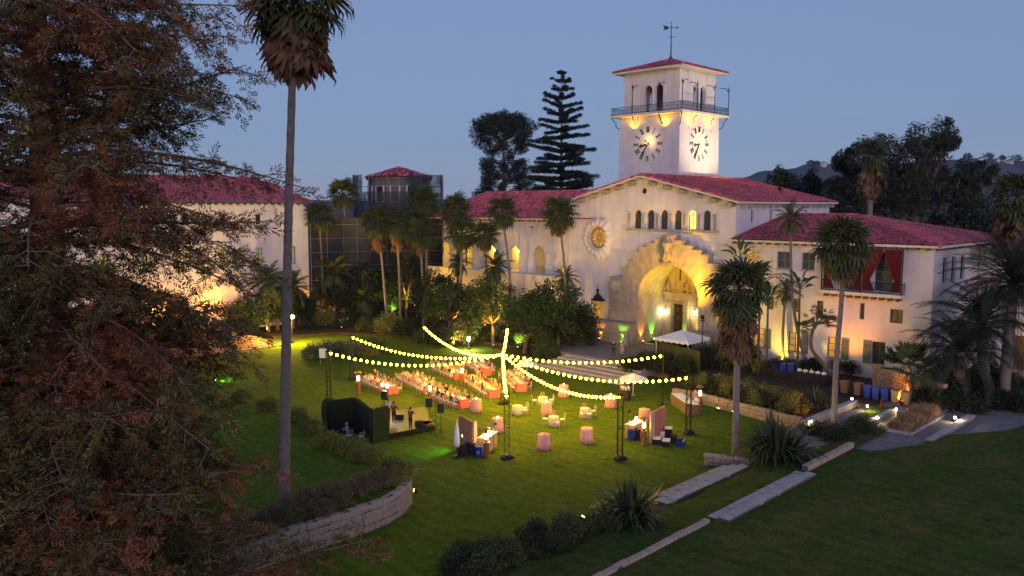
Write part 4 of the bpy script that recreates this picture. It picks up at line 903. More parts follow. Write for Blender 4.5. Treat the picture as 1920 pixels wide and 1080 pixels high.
# ---- palms in front of the right wing
b = at(1378, 860, .2); dp = b.length; dpf = lambda p: (p-Vector((0, 0, CAM_H))).dot(Vector((_q*_cp, _q*_cp, -_sp)))
fan_palm('fan palm with long pale brown skirt beside the spiky plant', b, far(1386, 545, dpf(b)), 1.6, 60, 90, .24, .17, seed=21, path=[far(1382, 700, dpf(b))], deads=1.6, skirt=2.9, e1=-1.35)
b = at(1563, 806, .5); fan_palm('slim fan palm with drooping green crown in front of the curtained balcony', b, far(1582, 462, dpf(b)), 1.6, 64, 22, .21, .14, seed=22, path=[far(1568, 680, dpf(b)), far(1578, 560, dpf(b))], deads=1.5, skirt=.9, e1=-1.35)
b = at(1522, 700, .8); fan_palm('thin curving palm with feathery crown rising past the wing eave', b, far(1483, 408, dpf(b)), .72, 24, 5, .17, .10, FEA, 23, [far(1500, 640, dpf(b)), far(1486, 560, dpf(b)), far(1483, 480, dpf(b))], name='feather_palm', deads=1.1)
b = at(1470, 690, .8); fan_palm('short feather palm against the lit yellow wall', b, far(1474, 545, dpf(b)), .62, 18, 3, .16, .11, FEA, 24, [far(1468, 620, dpf(b))], name='feather_palm', deads=.9)
b = at(1760, 700, .9); fan_palm('small feather palm at the white wing corner', b, far(1742, 518, dpf(b)), .82, 26, 8, .26, .2, FEA, 25, [far(1752, 600, dpf(b))], name='feather_palm', deads=1.0)
b = at(1706, 752, .9); BIS = [fan_mesh('frond', 'palm_green', R_=1.2, pet=1.1, spread=125, seg=22, droop=.08, fold=.3, seed=31+i) for i in range(2)]
fan_palm('broad stiff leaved fan palm lit orange beside the stone wall', b, far(1704, 690, dpf(b)), 1.25, 22, 6, .28, .22, BIS, 26, deads=1.2, e1=-.3)
for i, (px, py, bx, by, n, lab) in enumerate(((1900, 535, 1880, 750, 46, 'large dark date palm with long arching fronds at the terrace edge'), (1838, 610, 1850, 745, 40, 'lower dark date palm beside the stone garden wall'), (1800, 660, 1795, 755, 34, 'small bushy date palm between the wall and the larger date palms'))):
    b = at(bx, by, .9); fan_palm(lab, b, far(px, py, dpf(b)), 1.35-.15*i, n+18, 6, .45, .38, DAT, 41+i, name='date_palm', deads=1.2, e1=-.75)
b = onx(1905, 480, 86); b.z = .6; fan_palm('dark drooping fan palm rising behind the annex roof edge', b, onx(1908, 372, 86), 1.9, 50, 40, .35, .3, FAN2, 44, deads=2.2, skirt=3.5, e1=-1.3)
# ---- palms of the rear bed, in front of the arcade and the turret
k = 0
for px, py, X, sz, dd, sk, lab in ((643, 363, 66, 1.45, 10, .4, 'tall fan palm with pale slender trunk before the netted scaffold'), (598, 407, 62, 1.4, 10, .4, 'fan palm leaning beside the left wing end wall'), (708, 416, 66, 1.45, 26, 2.8, 'fan palm with long pink brown skirt before the scaffold'), (743, 420, 67.5, 1.3, 22, 2.4, 'fan palm with brown skirt beside the scaffold corner'), (793, 378, 71, 1.5, 14, .6, 'tall dense fan palm where arcade and turret meet'), (787, 438, 69, 1.4, 20, 1.6, 'dark shaggy fan palm at the arcade end'),
        (853, 393, 73, 1.35, 12, .5, 'tall fan palm over the lit first arches'), (866, 436, 70, 1.35, 12, .6, 'fan palm crossing the amber lit arch'), (909, 440, 72, 1.15, 8, .5, 'slender fan palm between the arcade openings'), (941, 398, 71, 1.3, 8, .3, 'fan palm with brown topped trunk before the plain arcade bay'), (1048, 402, 73, 1.35, 12, 1.3, 'fan palm with hanging dry leaves beside the rose window')):
    t = onx(px, py, X); r = random.Random(k+60); b = Vector((X+r.uniform(-.8, .8), t.y+r.uniform(-1.2, .2), .35)); k += 1
    fan_palm(lab, b, t, sz*1.22, 40, dd, .2, .13, FAN if k % 2 else FAN2, 60+k, deads=1.35, skirt=sk, group='palms along the rear bed', path=[b.lerp(t, .5)+Vector((.3, r.uniform(-.5, .3), 0))])
for px, py, X, sz, lab in ((626, 510, 63, .95, 'bushy feather palm before the scaffold foot'), (1060, 522, 74.5, .55, 'small feather palm under the rose window'), (859, 492, 72, .6, 'small dark feather palm before the amber parapet'), (500, 530, 56, 1.0, 'bright clumping palm beside the left stairs'), (548, 540, 58, .9, 'clumping palm behind the street lamp'), (680, 560, 66, .8, 'low feather palm lit green from below'), (735, 545, 69, .8, 'low feather palm lit yellow from below'), (930, 500, 71, .7, 'feather palm behind the round trees')):
    t = onx(px, py, X) if px > 560 else ony(px, py, 97.5); k += 1; b = Vector((t.x, t.y, .35)); fan_palm(lab, b, t, sz*1.25, 34, 4, .2, .15, FEA, 60+k, name='feather_palm', deads=1.1)
# ---- round trees of the garden
for i, (px, py, X, h, rad, lab) in enumerate(((845, 600, 66, 6.6, (3.6, 3.6, 3.0), 'round leafy tree at the arcade foot, darker side'), (925, 590, 67, 7.4, (4.2, 4.2, 3.2), 'broad leafy tree lit green behind the banquet tables'), (985, 600, 66, 6.2, (3.6, 3.6, 2.8), 'leafy tree with an orange lit leaning trunk'), (1050, 595, 69, 7.6, (4.0, 4.0, 3.4), 'broad leafy tree nearest the stepped arch'), (1085, 625, 71, 4.4, (2.4, 2.4, 2.2), 'small dark tree beside the window cage'))):
    t = onx(px, py, X); broad_tree(lab, (X, t.y, .2), h, rad, 'tree_green' if i != 4 else 'tree_dark', clumps=60, per=120, leaf=.34, cl=1.0, seed=80+i, group=None, lean=(0, -.8 if i == 2 else .3))
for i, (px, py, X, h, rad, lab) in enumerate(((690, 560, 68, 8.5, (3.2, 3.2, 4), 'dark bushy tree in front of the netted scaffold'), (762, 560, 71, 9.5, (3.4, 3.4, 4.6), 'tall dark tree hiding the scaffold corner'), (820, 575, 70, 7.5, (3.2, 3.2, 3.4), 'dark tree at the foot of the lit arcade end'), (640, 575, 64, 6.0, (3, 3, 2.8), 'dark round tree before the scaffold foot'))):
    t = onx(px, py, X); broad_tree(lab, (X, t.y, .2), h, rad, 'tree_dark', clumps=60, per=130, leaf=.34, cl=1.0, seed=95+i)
for i, (px, py, Y, h, lab) in enumerate(((452, 590, 99.5, 4.2, 'leafy tree between the conifer and the left stairs'), (520, 600, 98, 5.5, 'glowing leafy clump behind the lit lamp post'), (562, 600, 99, 5.0, 'dark bushy tree at the end of the left wing'))):
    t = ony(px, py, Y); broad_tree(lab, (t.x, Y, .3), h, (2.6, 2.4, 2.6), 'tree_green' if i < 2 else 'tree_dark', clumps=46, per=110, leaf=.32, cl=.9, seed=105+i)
# ---- skyline trees
def skyline_pine():
    b = far(1052, 386, 150); b.z = 0; root = thing('norfolk_pine', 'tall tiered pine with spired top behind the arcade roof', 'tree', (b.x, b.y, 0)); H_ = 17+(386-138)*150/1500; g = random.Random(2); t = MB(); t.tube([(0, 0, 0), (0, 0, H_)], [.6, .05], 8); C = []; Rr = []
    z = 8
    while z < H_-.3:
        f = (H_-z)/(H_-8); L = 1.0+6.6*min(1, f*1.5)**.8 if z < H_-2 else .8; n = 6 if f > .15 else 5
        for k in range(n):
            a = 2*PI*k/n+z*.7+g.uniform(-.2, .2); d = Vector((math.cos(a), math.sin(a), 0)); l = L*g.uniform(.6, 1.12); e = Vector((0, 0, l*((.30 if f < .3 else .08)+g.uniform(-.14, .14))+g.uniform(-.45, .45)*min(1, f*3))); t.tube([(0, 0, z), d*l+Vector((0, 0, z))+e], [.09, .02], 4)
            m = max(2, int(l*1.5))
            for q in range(m): u = (q+1)/m; C.append(d*l*u+Vector((0, 0, z))+e*u); Rr.append(.42+.55*f)
        z += .72+.75*(1-f)+.15
    t.build('trunk', 'bark', root); link('crown', leaves('crown', 'conifer', C, Rr, 80, .5, 3, flat=.6, asp=.28), root)
skyline_pine()
def bunya():
    b = far(945, 386, 145); b.z = 0; root = thing('bunya_pine', 'dome topped dark pine with tufted branch ends behind the arcade roof', 'tree', (b.x, b.y, 0)); H_ = 17+(386-212)*145/1500; g = random.Random(8); t = MB(); t.tube([(0, 0, 0), (0, 0, H_-.6)], [.7, .15], 8); C = []; Rr = []
    for i in range(110):
        z = 12+(H_-13.2)*(i/110)**.8; u = (z-12)/(H_-12); az = i*2.39996; L = 7.2*(1-.72*max(0, u-.78)/.22)*g.uniform(.7, 1.05)*(.8+.2*math.sin(u*9)); d = Vector((math.cos(az), math.sin(az), 0)); e = Vector((0, 0, L*(.42 if u > .6 else .05)))
        cp_ = H_-.4-3.4*(L/7.2)**2; e.z = min(e.z, cp_-z)
        t.tube([(0, 0, z), d*L*.6+Vector((0, 0, z+e.z*.35)), d*L+Vector((0, 0, z))+e], [.09, .05, .02], 4)
        for q in (.72, .86, 1): C.append(d*L*q+Vector((0, 0, z))+e*q); Rr.append(.62+.55*u)
        if u > .72: C.append(d*L*.5+Vector((0, 0, z))+e*.5+Vector((0, 0, .3))); Rr.append(.9)
    t.build('trunk', 'bark', root); link('crown', leaves('crown', 'conifer', C, Rr, 120, .5, 4, asp=.25), root)
bunya()
def eucalyptus(label, base, limbs, seed, leaf=.6, m='euc', per=230):
    root = thing('eucalyptus_tree', label, 'tree', base); g = random.Random(seed); t = MB(); C = []; Rr = []; B = Vector(base)
    for tip, r in limbs:
        tip = Vector(tip)-B; mid = Vector((tip.x*.35, tip.y*.35, tip.z*.55))+Vector((g.uniform(-1, 1), g.uniform(-1, 1), 0)); t.tube([(g.uniform(-.3, .3), g.uniform(-.3, .3), -.2), mid*.5, mid, tip], [.45, .36, .22, .06], 7)
        for q in range(13):
            o = Vector((g.gauss(0, 1), g.gauss(0, 1), g.gauss(0, .75))).normalized()*r*g.random()**.5; C.append(tip+o); Rr.append(r*.42*g.uniform(.6, 1.2)); t.tube([mid.lerp(tip, g.uniform(.4, 1)), tip+o], [.07, .02], 4)
    t.build('trunk', 'euc_bark', root, smooth=True); link('crown', leaves('crown', m, C, Rr, per, leaf, seed, asp=.32), root)
dE = 135
b = far(1720, 386, dE); b.z = 0
eucalyptus('huge pale limbed eucalyptus towering behind the right wing', b, [(far(px, py, dE+random.uniform(-5, 5)), r) for px, py, r in ((1750, 270, 4.2), (1772, 262, 3.0), (1690, 275, 4.2), (1640, 300, 3.8), (1585, 300, 3.0), (1600, 345, 3.6), (1575, 355, 2.2), (1655, 345, 4.5), (1700, 330, 4.6), (1745, 330, 4.4), (1720, 380, 5), (1670, 390, 4.6), (1770, 370, 4.4), (1800, 340, 3.2), (1835, 330, 2.6), (1815, 385, 3.4), (1625, 390, 3.5))], 6)
for px, py, dpp, rr, lab in ((1462, 335, 150, 2.2, 'small airy tree beyond the hall roof'), (1518, 338, 150, 2.6, 'dark tree between hall roof and eucalyptus'), (1565, 385, 125, 2.0, 'low dark tree at the hall roof corner'), (1838, 408, 128, 3.0, 'rounded green tree beside the flat white building'), (1760, 420, 122, 2.0, 'pale budded tree above the wing roof')):
    b = far(px, 386, dpp); b.z = 0; eucalyptus(lab, b, [(far(px+dx, py+dy, dpp), rr) for dx, dy in ((0, 0), (14, 12), (-14, 16), (2, 30))], px, m='tree_dark' if px != 1462 else 'euc', per=90)
b = far(1634, 386, 118); b.z = 0; fan_palm('tall palm with thick pinkish skirt in front of the eucalyptus', b, far(1634, 292, 118), 1.9, 34, 60, .45, .38, FAN2, 91, deads=2.5, skirt=3.4)
# ---- hill-top houses and trees
for i, (px, py) in enumerate(((1545, 300), (1580, 299), (1838, 292), (1868, 294), (1893, 296))):
    p = far(px, py+3, 2370); h = thing('hill_house', 'tiny pale house on the hill crest', 'house', (p.x, p.y, p.z-22), R(20*i), 'houses on the hill crest'); MB().box((-9, -6, 0), (9, 6, 19)).build('wall', 'stucco_cream', h); MB().add([(-10, -7, 19), (10, -7, 19), (10, 7, 19), (-10, 7, 19), (-6, 0, 22), (6, 0, 22)], [(0, 1, 5, 4), (1, 2, 5), (2, 3, 4, 5), (3, 0, 4)]).build('roof', 'tile_base', h)
for i, (px, py, s_) in enumerate(((1520, 303, 16), (1532, 302, 12), (1640, 298, 14), (1815, 290, 15), (1852, 290, 20), (1880, 293, 14), (1905, 294, 22))):
    p = far(px, py, 2365); rt_ = thing('hill_tree', 'tiny dark tree on the hill crest', 'tree', (p.x, p.y, p.z-s_-6), 0, 'trees on the hill crest'); MB().tube([(0, 0, -4), (0, 0, s_)], [1.2, .5], 5).build('trunk', 'bark', rt_); link('crown', leaves('crown', 'tree_dark', crown_centers((0, 0, s_), (s_*.8, s_*.8, s_*.5), 14, i), s_*.35, 24, 5, i), rt_)
# ---- shrubs
n = 0
for px, py, z, r3, m, lab in ((868, 1078, .1, (1.5, 1.5, 1.3), 'shrub_dark', 'dark rounded shrub lowest on the grass bank'), (938, 1062, .2, (1.3, 1.3, 1.2), 'shrub_green', 'rounded shrub between the dark shrubs of the bank'), (1003, 1040, .2, (1.1, 1.1, 1.5), 'shrub_dark', 'upright dense shrub on the grass bank'), (1062, 1018, .2, (1.4, 1.4, 1.3), 'shrub_green', 'leafy shrub next to the upright one on the bank'), (1128, 1000, .3, (1.2, 1.2, 1.0), 'shrub_green', 'low shrub beside the green garden light'), (905, 1082, .3, (1.2, 1.2, 1.0), 'shrub_green', 'half seen shrub behind the dark rounded one'),
        (1560, 828, .6, (1.8, 1.6, 1.0), 'shrub_dark', 'dark spreading hedge below the slim fan palm'), (1612, 818, .6, (1.7, 1.6, 1.1), 'shrub_dark', 'dark hedge beside the paved ramp'), (1530, 822, .5, (1.3, 1.3, .9), 'shrub_dark', 'dark hedge next to the spiky plant')):
    b = at(px, py, z); n += 1; shrub(lab, b, r3, m, 200, 26, .12, 100+n)
for i, (px, py, r_) in enumerate(((455, 752, 1.2), (505, 768, 1.3), (552, 790, 1.5), (585, 812, 1.1), (622, 838, 1.3), (655, 848, 1.5), (688, 864, 1.2), (740, 885, .9), (757, 896, .9), (745, 905, .9))):
    shrub(['mounded yellow green shrub edging the raised lawn', 'mounded yellow green shrub at the tip of the raised lawn'][px > 720], at(px, py, ZL-.1), (r_, r_, .85), 'shrub_yellow', 170, 20, .11, 130+i, group='shrubs edging the raised lawn')
for i, (px, py, r_) in enumerate(((480, 1000, 1.3), (530, 975, 1.4), (580, 955, 1.3), (630, 940, 1.3), (680, 925, 1.2), (715, 910, 1.0), (600, 965, .9), (440, 1020, 1.3))):
    shrub('straggling reddish heath trailing over the curved wall', at(px, py, ZL-.05), (r_, r_, .8), 'heather', 170, 18, .11, 150+i, group='reddish heath along the curved wall')
for i, (px, py, m, r3) in enumerate(((590, 672, 'shrub_grey', (2.2, 1.8, 1.5)), (625, 665, 'shrub_grey', (2.4, 1.8, 1.5)), (660, 668, 'shrub_grey', (2.0, 1.8, 1.3)), (686, 668, 'shrub_yellow', (1.6, 1.4, 1.0)), (700, 660, 'shrub_green', (2, 2, 1.2)))):
    shrub(['round grey green bush beside the sign board', 'wide grey green bush beside the truss', 'grey green bush behind the truss', 'low rusty bush by the path wall', 'green bush behind the rusty one'][i], at(px, py, 0), r3, m, 170, 26, .16, 170+i)
hl = ['shrub_green', 'shrub_dark', 'shrub_yellow']
for i, (px, py) in enumerate(((800, 640), (835, 648), (870, 645), (905, 640), (985, 650), (1020, 652), (1055, 655), (765, 632), (730, 628), (690, 622), (650, 616), (610, 614), (575, 612), (1095, 640), (1080, 655), (1025, 668))):
    shrub('leafy bush in the bed below the round trees' if px > 790 else 'leafy bush in the bed before the scaffold', at(px, py, .1), (2.2, 2.0, 1.5+.6*(i % 3)), hl[i % 3], 170, 30, .2, 190+i, group='bushes under the round trees' if px > 790 else 'bushes before the scaffold')
for i in range(22):
    u = (i+.5)/22; p = A.lerp(B, u); q = p+Vector((1.2+.5*(i % 2), .7, 0)); shrub('clipped bush of the hedge above the long planter wall', (q.x, q.y, .8), (1.1, 1.0, 1.0+.3*(i % 3)), ['shrub_green', 'shrub_dark', 'shrub_yellow'][i % 3], 170, 18, .13, 220+i, group='hedge above the planter wall')
for i, (px, py, h_) in enumerate(((1215, 690, 1.4), (1250, 700, 1.5), (1280, 700, 1.3), (1320, 690, 2.0), (1350, 690, 2.4), (1400, 690, 2.2), (1440, 672, 2.0), (1330, 655, 2.6), (1370, 650, 3.0), (1420, 640, 3.2), (1570, 690, 1.6), (1600, 690, 1.5), (1450, 640, 2.2), (1190, 692, 1.0))):
    shrub('tall garden shrub between the plaza and the right wing', at(px, py, .7), (1.6, 1.6, h_), 'shrub_dark' if i % 2 else 'shrub_green', 180, 26, .2, 250+i, group='shrubs between plaza and right wing')
for i, (px, py) in enumerate(((1790, 760), (1760, 745), (1830, 745), (1870, 740), (1790, 720), (1850, 720))):
    shrub('dark undergrowth bush beneath the date palms', at(px, py, .85), (2.0, 2.0, 1.8), 'shrub_dark', 170, 24, .2, 270+i, group='undergrowth beneath the date palms')
for i in range(18):
    px = 1405+(i % 9)*24; py = 668+(i//9)*26+(i % 3)*5; shrub('lit leafy shrub filling the bed before the right wing', at(px, py, .8), (1.2, 1.2, 1.0+.3*(i % 3)), ['shrub_green', 'shrub_yellow', 'shrub_dark'][i % 3], 150, 18, .16, 300+i, group='shrubs filling the wing bed')
for i, (px, py) in enumerate(((1815, 770), (1845, 762), (1885, 765), (1910, 770), (1770, 768), (1900, 730), (1740, 758))):
    shrub('low dark bush spreading along the far path', at(px, py, .86), (1.7, 1.7, 1.2), 'shrub_dark', 160, 20, .18, 330+i, group='bushes along the far path')
# ---- sword-leaved plants
SW = []
for i in range(4):
    mb = MB(); r = random.Random(i); L = 1.0; vs = []
    for k in range(6): t = k/5; w = .035*(1-t**3)*(1 if t > 0 else .7)+.001; x = L*(.55*t+.25*t*t*(i+1)/3); z = L*(t*.95-.28*(i+.4)*t*t*t); vs += [(x, -w, z), (x, w, z)]
    mb.add(vs, [(2*k, 2*k+1, 2*k+3, 2*k+2) for k in range(5)]); SW.append(mb.mesh('leaf', 'phormium'))
def phormium(label, base, R_, n, seed):
    root = thing('flax_plant', label, 'plant', base); r = random.Random(seed); MB().lathe([(.35*R_, -.1), (.25*R_, .12), (.05, .2)], 8).build('crown', 'earth', root)
    for i in range(n):
        a = r.uniform(0, 6.28); q = R_*.28*r.random()**.5; link('leaf', SW[i % 4], root, (q*math.cos(a), q*math.sin(a), 0), (r.uniform(-.25, .25), r.uniform(-.95, .42), a+r.uniform(-.4, .4)), R_*r.uniform(.75, 1.2))
phormium('large dark sword leaved flax plant left of the lower steps', at(1182, 985, .35), 2.3, 230, 1)
phormium('big dark sword leaved flax plant beside the skirted fan palm', at(1455, 868, .5), 2.9, 270, 2)
phormium('flax plant with lit leaves beside the hedge screen', at(1290, 700, .8), 1.5, 70, 3); phormium('yellowish yucca clump above the planter wall end', at(1530, 762, .9), 1.5, 90, 4)
# ornamental grass in its planter
V = []; r = np.random.default_rng(12); kk = 5200; bx = r.uniform(GX0+.1, GX1-.1, kk); by = r.uniform(GY-.7, GY+.7, kk); cl = .75+.3*np.sin(bx*2.6); h_ = r.uniform(.5, 1.15, kk)*cl; dx = r.normal(0, .28, kk); dy = r.normal(0, .28, kk); w = .012
bs = np.stack([bx, by, np.full(kk, .95)], 1); tp = bs+np.stack([dx, dy, h_], 1); wv = np.stack([np.full(kk, w), -np.full(kk, w), np.zeros(kk)], 1)
V = np.stack([bs-wv, bs+wv, (bs+tp)/2+wv*1.3+[0, 0, .08], tp, (bs+tp)/2-wv*1.3+[0, 0, .08]], 1).reshape(-1, 3); F = np.arange(len(V)).reshape(-1, 5)
o = link('ornamental_grass', npmesh('ornamental_grass', V, F, 'ornamental')); tag(o, 'pinkish tan ornamental grass filling the stone kerbed planter', 'grass', kind='stuff')
# bird of paradise clumps against the facade corner
def paddle_mesh():
    mb = MB(); vs = []; n = 7
    for k in range(n+1): t = k/n; w = .2*math.sin(PI*min(1, .08+.9*t))**.7; x = .8+1.3*t; z = .5*t-.75*t*t; vs += [(x, -w, z+.06), (x, 0, z), (x, w, z+.06)]
    mb.add(vs, [(3*k+j, 3*k+j+1, 3*k+j+4, 3*k+j+3) for k in range(n) for j in (0, 1)]); mb.tube([(0, 0, 0), (.8, 0, .0)], [.035, .02], 5); return mb.mesh('leaf', 'paddle')
PD = paddle_mesh()
for i, (px, py, X, n, s_) in enumerate(((1388, 480, 74.5, 12, 1.0), (1425, 525, 72.5, 16, 1.15), (1500, 535, 73, 14, 1.0), (1350, 545, 73.5, 12, 1.0), (1440, 560, 71, 14, 1.1))):
    t = onx(px, py, X); root = thing('bird_of_paradise', ['tall paddle leaved plant casting a shadow on the facade corner', 'dense paddle leaved clump behind the skirted fan palm', 'paddle leaved plant below the wing windows', 'paddle leaved plant at the arch edge', 'lower paddle leaved clump in front of the wing'][i], 'plant', (X, t.y, .8)); r = random.Random(i)
    MB().tube([(0, 0, -.2), (.1, 0, (t.z-.8)*.5), (0, 0, t.z-.8)], [.14, .11, .09], 7).build('stem', 'bark', root, smooth=True)
    for q in range(n): link('leaf', PD, root, (0, 0, t.z-.8-r.uniform(0, .4)), (r.uniform(-.4, .4), -r.uniform(.1, 1.3), q*2.4+r.uniform(-.3, .3)), s_*r.uniform(.8, 1.15))
# contorted dragon tree before the lit wall
b = at(1562, 712, .8); d_ = dpf(b); root = thing('dragon_tree', 'crooked dragon tree with spiky tufts against the lit wall', 'tree', b)
trunk(root, [(0, 0, -.2)]+[far(px, py, d_)-b for px, py in ((1545, 685), (1522, 655), (1522, 625), (1533, 605))], .2, .15, 'bark', rings=False); TUF = FAN2
for i, (px, py) in enumerate(((1515, 600), (1530, 585), (1550, 590), (1560, 605), (1540, 600), (1505, 615))):
    c = far(px, py, d_)-b; s0 = far(1533, 607, d_)-b; MB().tube([s0, c], [.1, .06], 6).build('branch', 'bark', root); r = random.Random(i)
    for q in range(12): link('leaf', FAN2[q % 3], root, c, (r.uniform(-.3, .3), r.uniform(-1.3, .6), r.uniform(0, 6.28)), r.uniform(.4, .6))
# ---------------------------------------------------------------- people
mat('skin', (.50, .29, .20), .6, .08, 6); mat('hair_dark', (.03, .02, .015), .6, .3, 20); mat('hair_fair', (.28, .17, .08), .6, .3, 20); mat('hair_grey', (.38, .36, .34), .6, .2, 20)
CLO = {'white': (.72, .72, .74), 'navy': (.03, .04, .09), 'black': (.02, .02, .022), 'maroon': (.22, .03, .045), 'blue': (.20, .28, .50), 'pink': (.60, .30, .32), 'grey': (.28, .28, .30), 'green': (.14, .20, .10), 'tan': (.42, .31, .20), 'lavender': (.40, .34, .50), 'orange': (.60, .24, .07)}
for k_, v_ in CLO.items(): mat('cloth_'+k_, v_, .85, .15, 8)
BODY = {}
def body(pose):
    """one continuous skinned figure; material slots: skin, top, bottom, shoes"""
    if pose in BODY: return BODY[pose]
    J = {}
    sit = pose.startswith('sit'); hz = .50 if sit else .93; fw = .10 if pose == 'sit_lean' else 0
    J['pel'] = (0, 0, hz, .135, 2); J['bel'] = (fw*.3, 0, hz+.16, .125, 1); J['che'] = (fw*.7, 0, hz+.36, .15, 1); J['nec'] = (fw, 0, hz+.53, .062, 0); J['hd1'] = (fw+.02, 0, hz+.63, .078, 0); J['hd2'] = (fw+.025, 0, hz+.73, .096, 0); J['hd3'] = (fw+.01, 0, hz+.80, .07, 0); J['nose'] = (fw+.125, 0, hz+.685, .016, 0)
    E_ = [('pel', 'bel'), ('bel', 'che'), ('che', 'nec'), ('nec', 'hd1'), ('hd1', 'hd2'), ('hd2', 'hd3'), ('hd1', 'nose')]
    for s_, n_ in ((1, 'l'), (-1, 'r')):
        J['sh'+n_] = (fw, s_*.17, hz+.46, .068, 1)
        arms = {'sit': ((.10, .25, hz+.24), (.34, .17, hz+.27)), 'sit_lean': ((.22, .24, hz+.22), (.44, .10, hz+.30)), 'stand': ((-.02, .25, hz+.20), (.05, .27, hz-.04)), 'tray': ((.05, .24, hz+.19), (.30, .16, hz+.24)), 'violin': ((.16, .24, hz+.30) if s_ > 0 else (.12, .30, hz+.26), (.36, .20, hz+.45) if s_ > 0 else (.30, .02, hz+.38)), 'guitar': ((.04, .27, hz+.2), (.26, .30, hz+.16) if s_ > 0 else (.24, -.02, hz+.06))}[pose]
        e_, h_ = arms; sg = (lambda p: (p[0], s_*p[1], p[2])); J['el'+n_] = (*sg(e_), .046, 1); J['wr'+n_] = (*sg(h_), .034, 0)
        hv = Vector(sg(h_))-Vector(sg(e_)); hv.normalize(); w = Vector(sg(h_)); sd_ = hv.cross(Vector((0, 0, 1))); sd_ = sd_.normalized() if sd_.length > .1 else Vector((0, 1, 0))
        J['pa'+n_] = (*(w+hv*.075), .036, 0); E_ += [('che', 'sh'+n_), ('sh'+n_, 'el'+n_), ('el'+n_, 'wr'+n_), ('wr'+n_, 'pa'+n_)]
        for q in range(4):
            o = (q-1.5)*.021; tip = w+hv*(.155+.018*(1-abs(q-1.3)))+sd_*o*1.25+Vector((0, 0, -.025)); J['f%d%s' % (q, n_)] = (*tip, .0085, 0); E_.append(('pa'+n_, 'f%d%s' % (q, n_)))
        J['th'+n_] = (*(w+hv*.075+sd_*.07*(-s_)+Vector((0, 0, .01))), .010, 0); E_.append(('wr'+n_, 'th'+n_))
        if sit: pts = [('hi', .02, .095, hz-.005, .088, 2), ('kn', .44, .11, hz-.0, .066, 2), ('ca', .43, .11, hz-.2, .056, 2), ('an', .40, .11, .09, .04, 3), ('to', .54, .125, .045, .035, 3)]
        else:
            st = .06*s_ if pose in ('violin', 'guitar') else 0
            pts = [('hi', 0, .095, hz-.08, .092, 2), ('kn', .02+st, .105, .50, .064, 2), ('ca', st, .108, .36, .058, 2), ('an', -.02+st, .11, .09, .04, 3), ('to', .13+st, .135, .045, .035, 3)]
        last = 'pel'
        for nm, x, y, z, r_, m_ in pts: J[nm+n_] = (x, s_*y, z, r_, m_); E_.append((last, nm+n_)); last = nm+n_
    ks = list(J); ix = {k: i for i, k in enumerate(ks)}
    me = bpy.data.meshes.new('tmp'); me.from_pydata([J[k][:3] for k in ks], [(ix[a], ix[b]) for a, b in E_], []); o = bpy.data.objects.new('tmp', me); COL.objects.link(o)
    o.modifiers.new('s', 'SKIN'); 
    for i, k in enumerate(ks): sv = me.skin_vertices[0].data[i]; sv.radius = (J[k][3], J[k][3]); sv.use_root = (k == 'pel')
    ss = o.modifiers.new('u', 'SUBSURF'); ss.levels = 1; ss.render_levels = 1
    dg = bpy.context.evaluated_depsgraph_get(); dg.update(); out = bpy.data.meshes.new_from_object(o.evaluated_get(dg)); bpy.data.objects.remove(o); out.name = 'person_'+pose
    seg = [(Vector(J[a][:3]), Vector(J[b][:3]), J[b][4] if b[:2] != 'sh' else 1) for a, b in E_]
    mi = []
    for p in out.polygons:
        c = p.center; best = 9; m_ = 0
        for a, b, k in seg:
            d = b-a; t = max(0, min(1, (c-a).dot(d)/d.length_squared)); q = (a+d*t-c).length
            if q < best: best = q; m_ = k
        mi.append(m_)
    out.materials.clear()
    for m_ in ('skin', 'cloth_white', 'cloth_navy', 'black'): out.materials.append(MATS[m_])
    out.polygons.foreach_set('material_index', mi); out.polygons.foreach_set('use_smooth', [True]*len(out.polygons)); out.update(); BODY[pose] = out; return out
HAIR = {}
def hair(pose, long):
    if (pose, long) not in HAIR:
        hz = .50 if pose.startswith('sit') else .93; fw = .10 if pose == 'sit_lean' else 0; mb = MB(); n = 10
        prof = [(.02, .845), (.075, .825), (.105, .775), (.11, .71)] + ([(.105, .62), (.10, .50), (.04, .44)] if long else [(.095, .67), (.05, .64)])
        for i, (r_, z) in enumerate(prof):
            for j in range(n): a = 2*PI*j/n; x = r_*math.cos(a)*(1.0 if math.cos(a) < 0 else (.9 if z > .76 else .25)); mb.v.append((x+fw-.01, r_*math.sin(a)*.92, hz+z))
        for i in range(len(prof)-1):
            for j in range(n): mb.f.append((i*n+j, i*n+(j+1) % n, (i+1)*n+(j+1) % n, (i+1)*n+j)); mb.m.append(0)
        mb.f.append(tuple(range(n))); mb.m.append(0); HAIR[(pose, long)] = mb.mesh('hair', 'hair_dark', True)
    return HAIR[(pose, long)]
def person(label, loc, rz, pose='stand', top='white', bot='navy', hr='dark', long=False, group=None, sc=1.0):
    o = link('person', body(pose), None, loc, (0, 0, rz), sc); tag(o, label, 'person', group)
    for i, m_ in ((1, 'cloth_'+top), (2, 'cloth_'+bot)): o.material_slots[i].link = 'OBJECT'; o.material_slots[i].material = MATS[m_]
    h = link('hair', hair(pose, long), o); h.material_slots[0].link = 'OBJECT'; h.material_slots[0].material = MATS['hair_'+hr]; return o
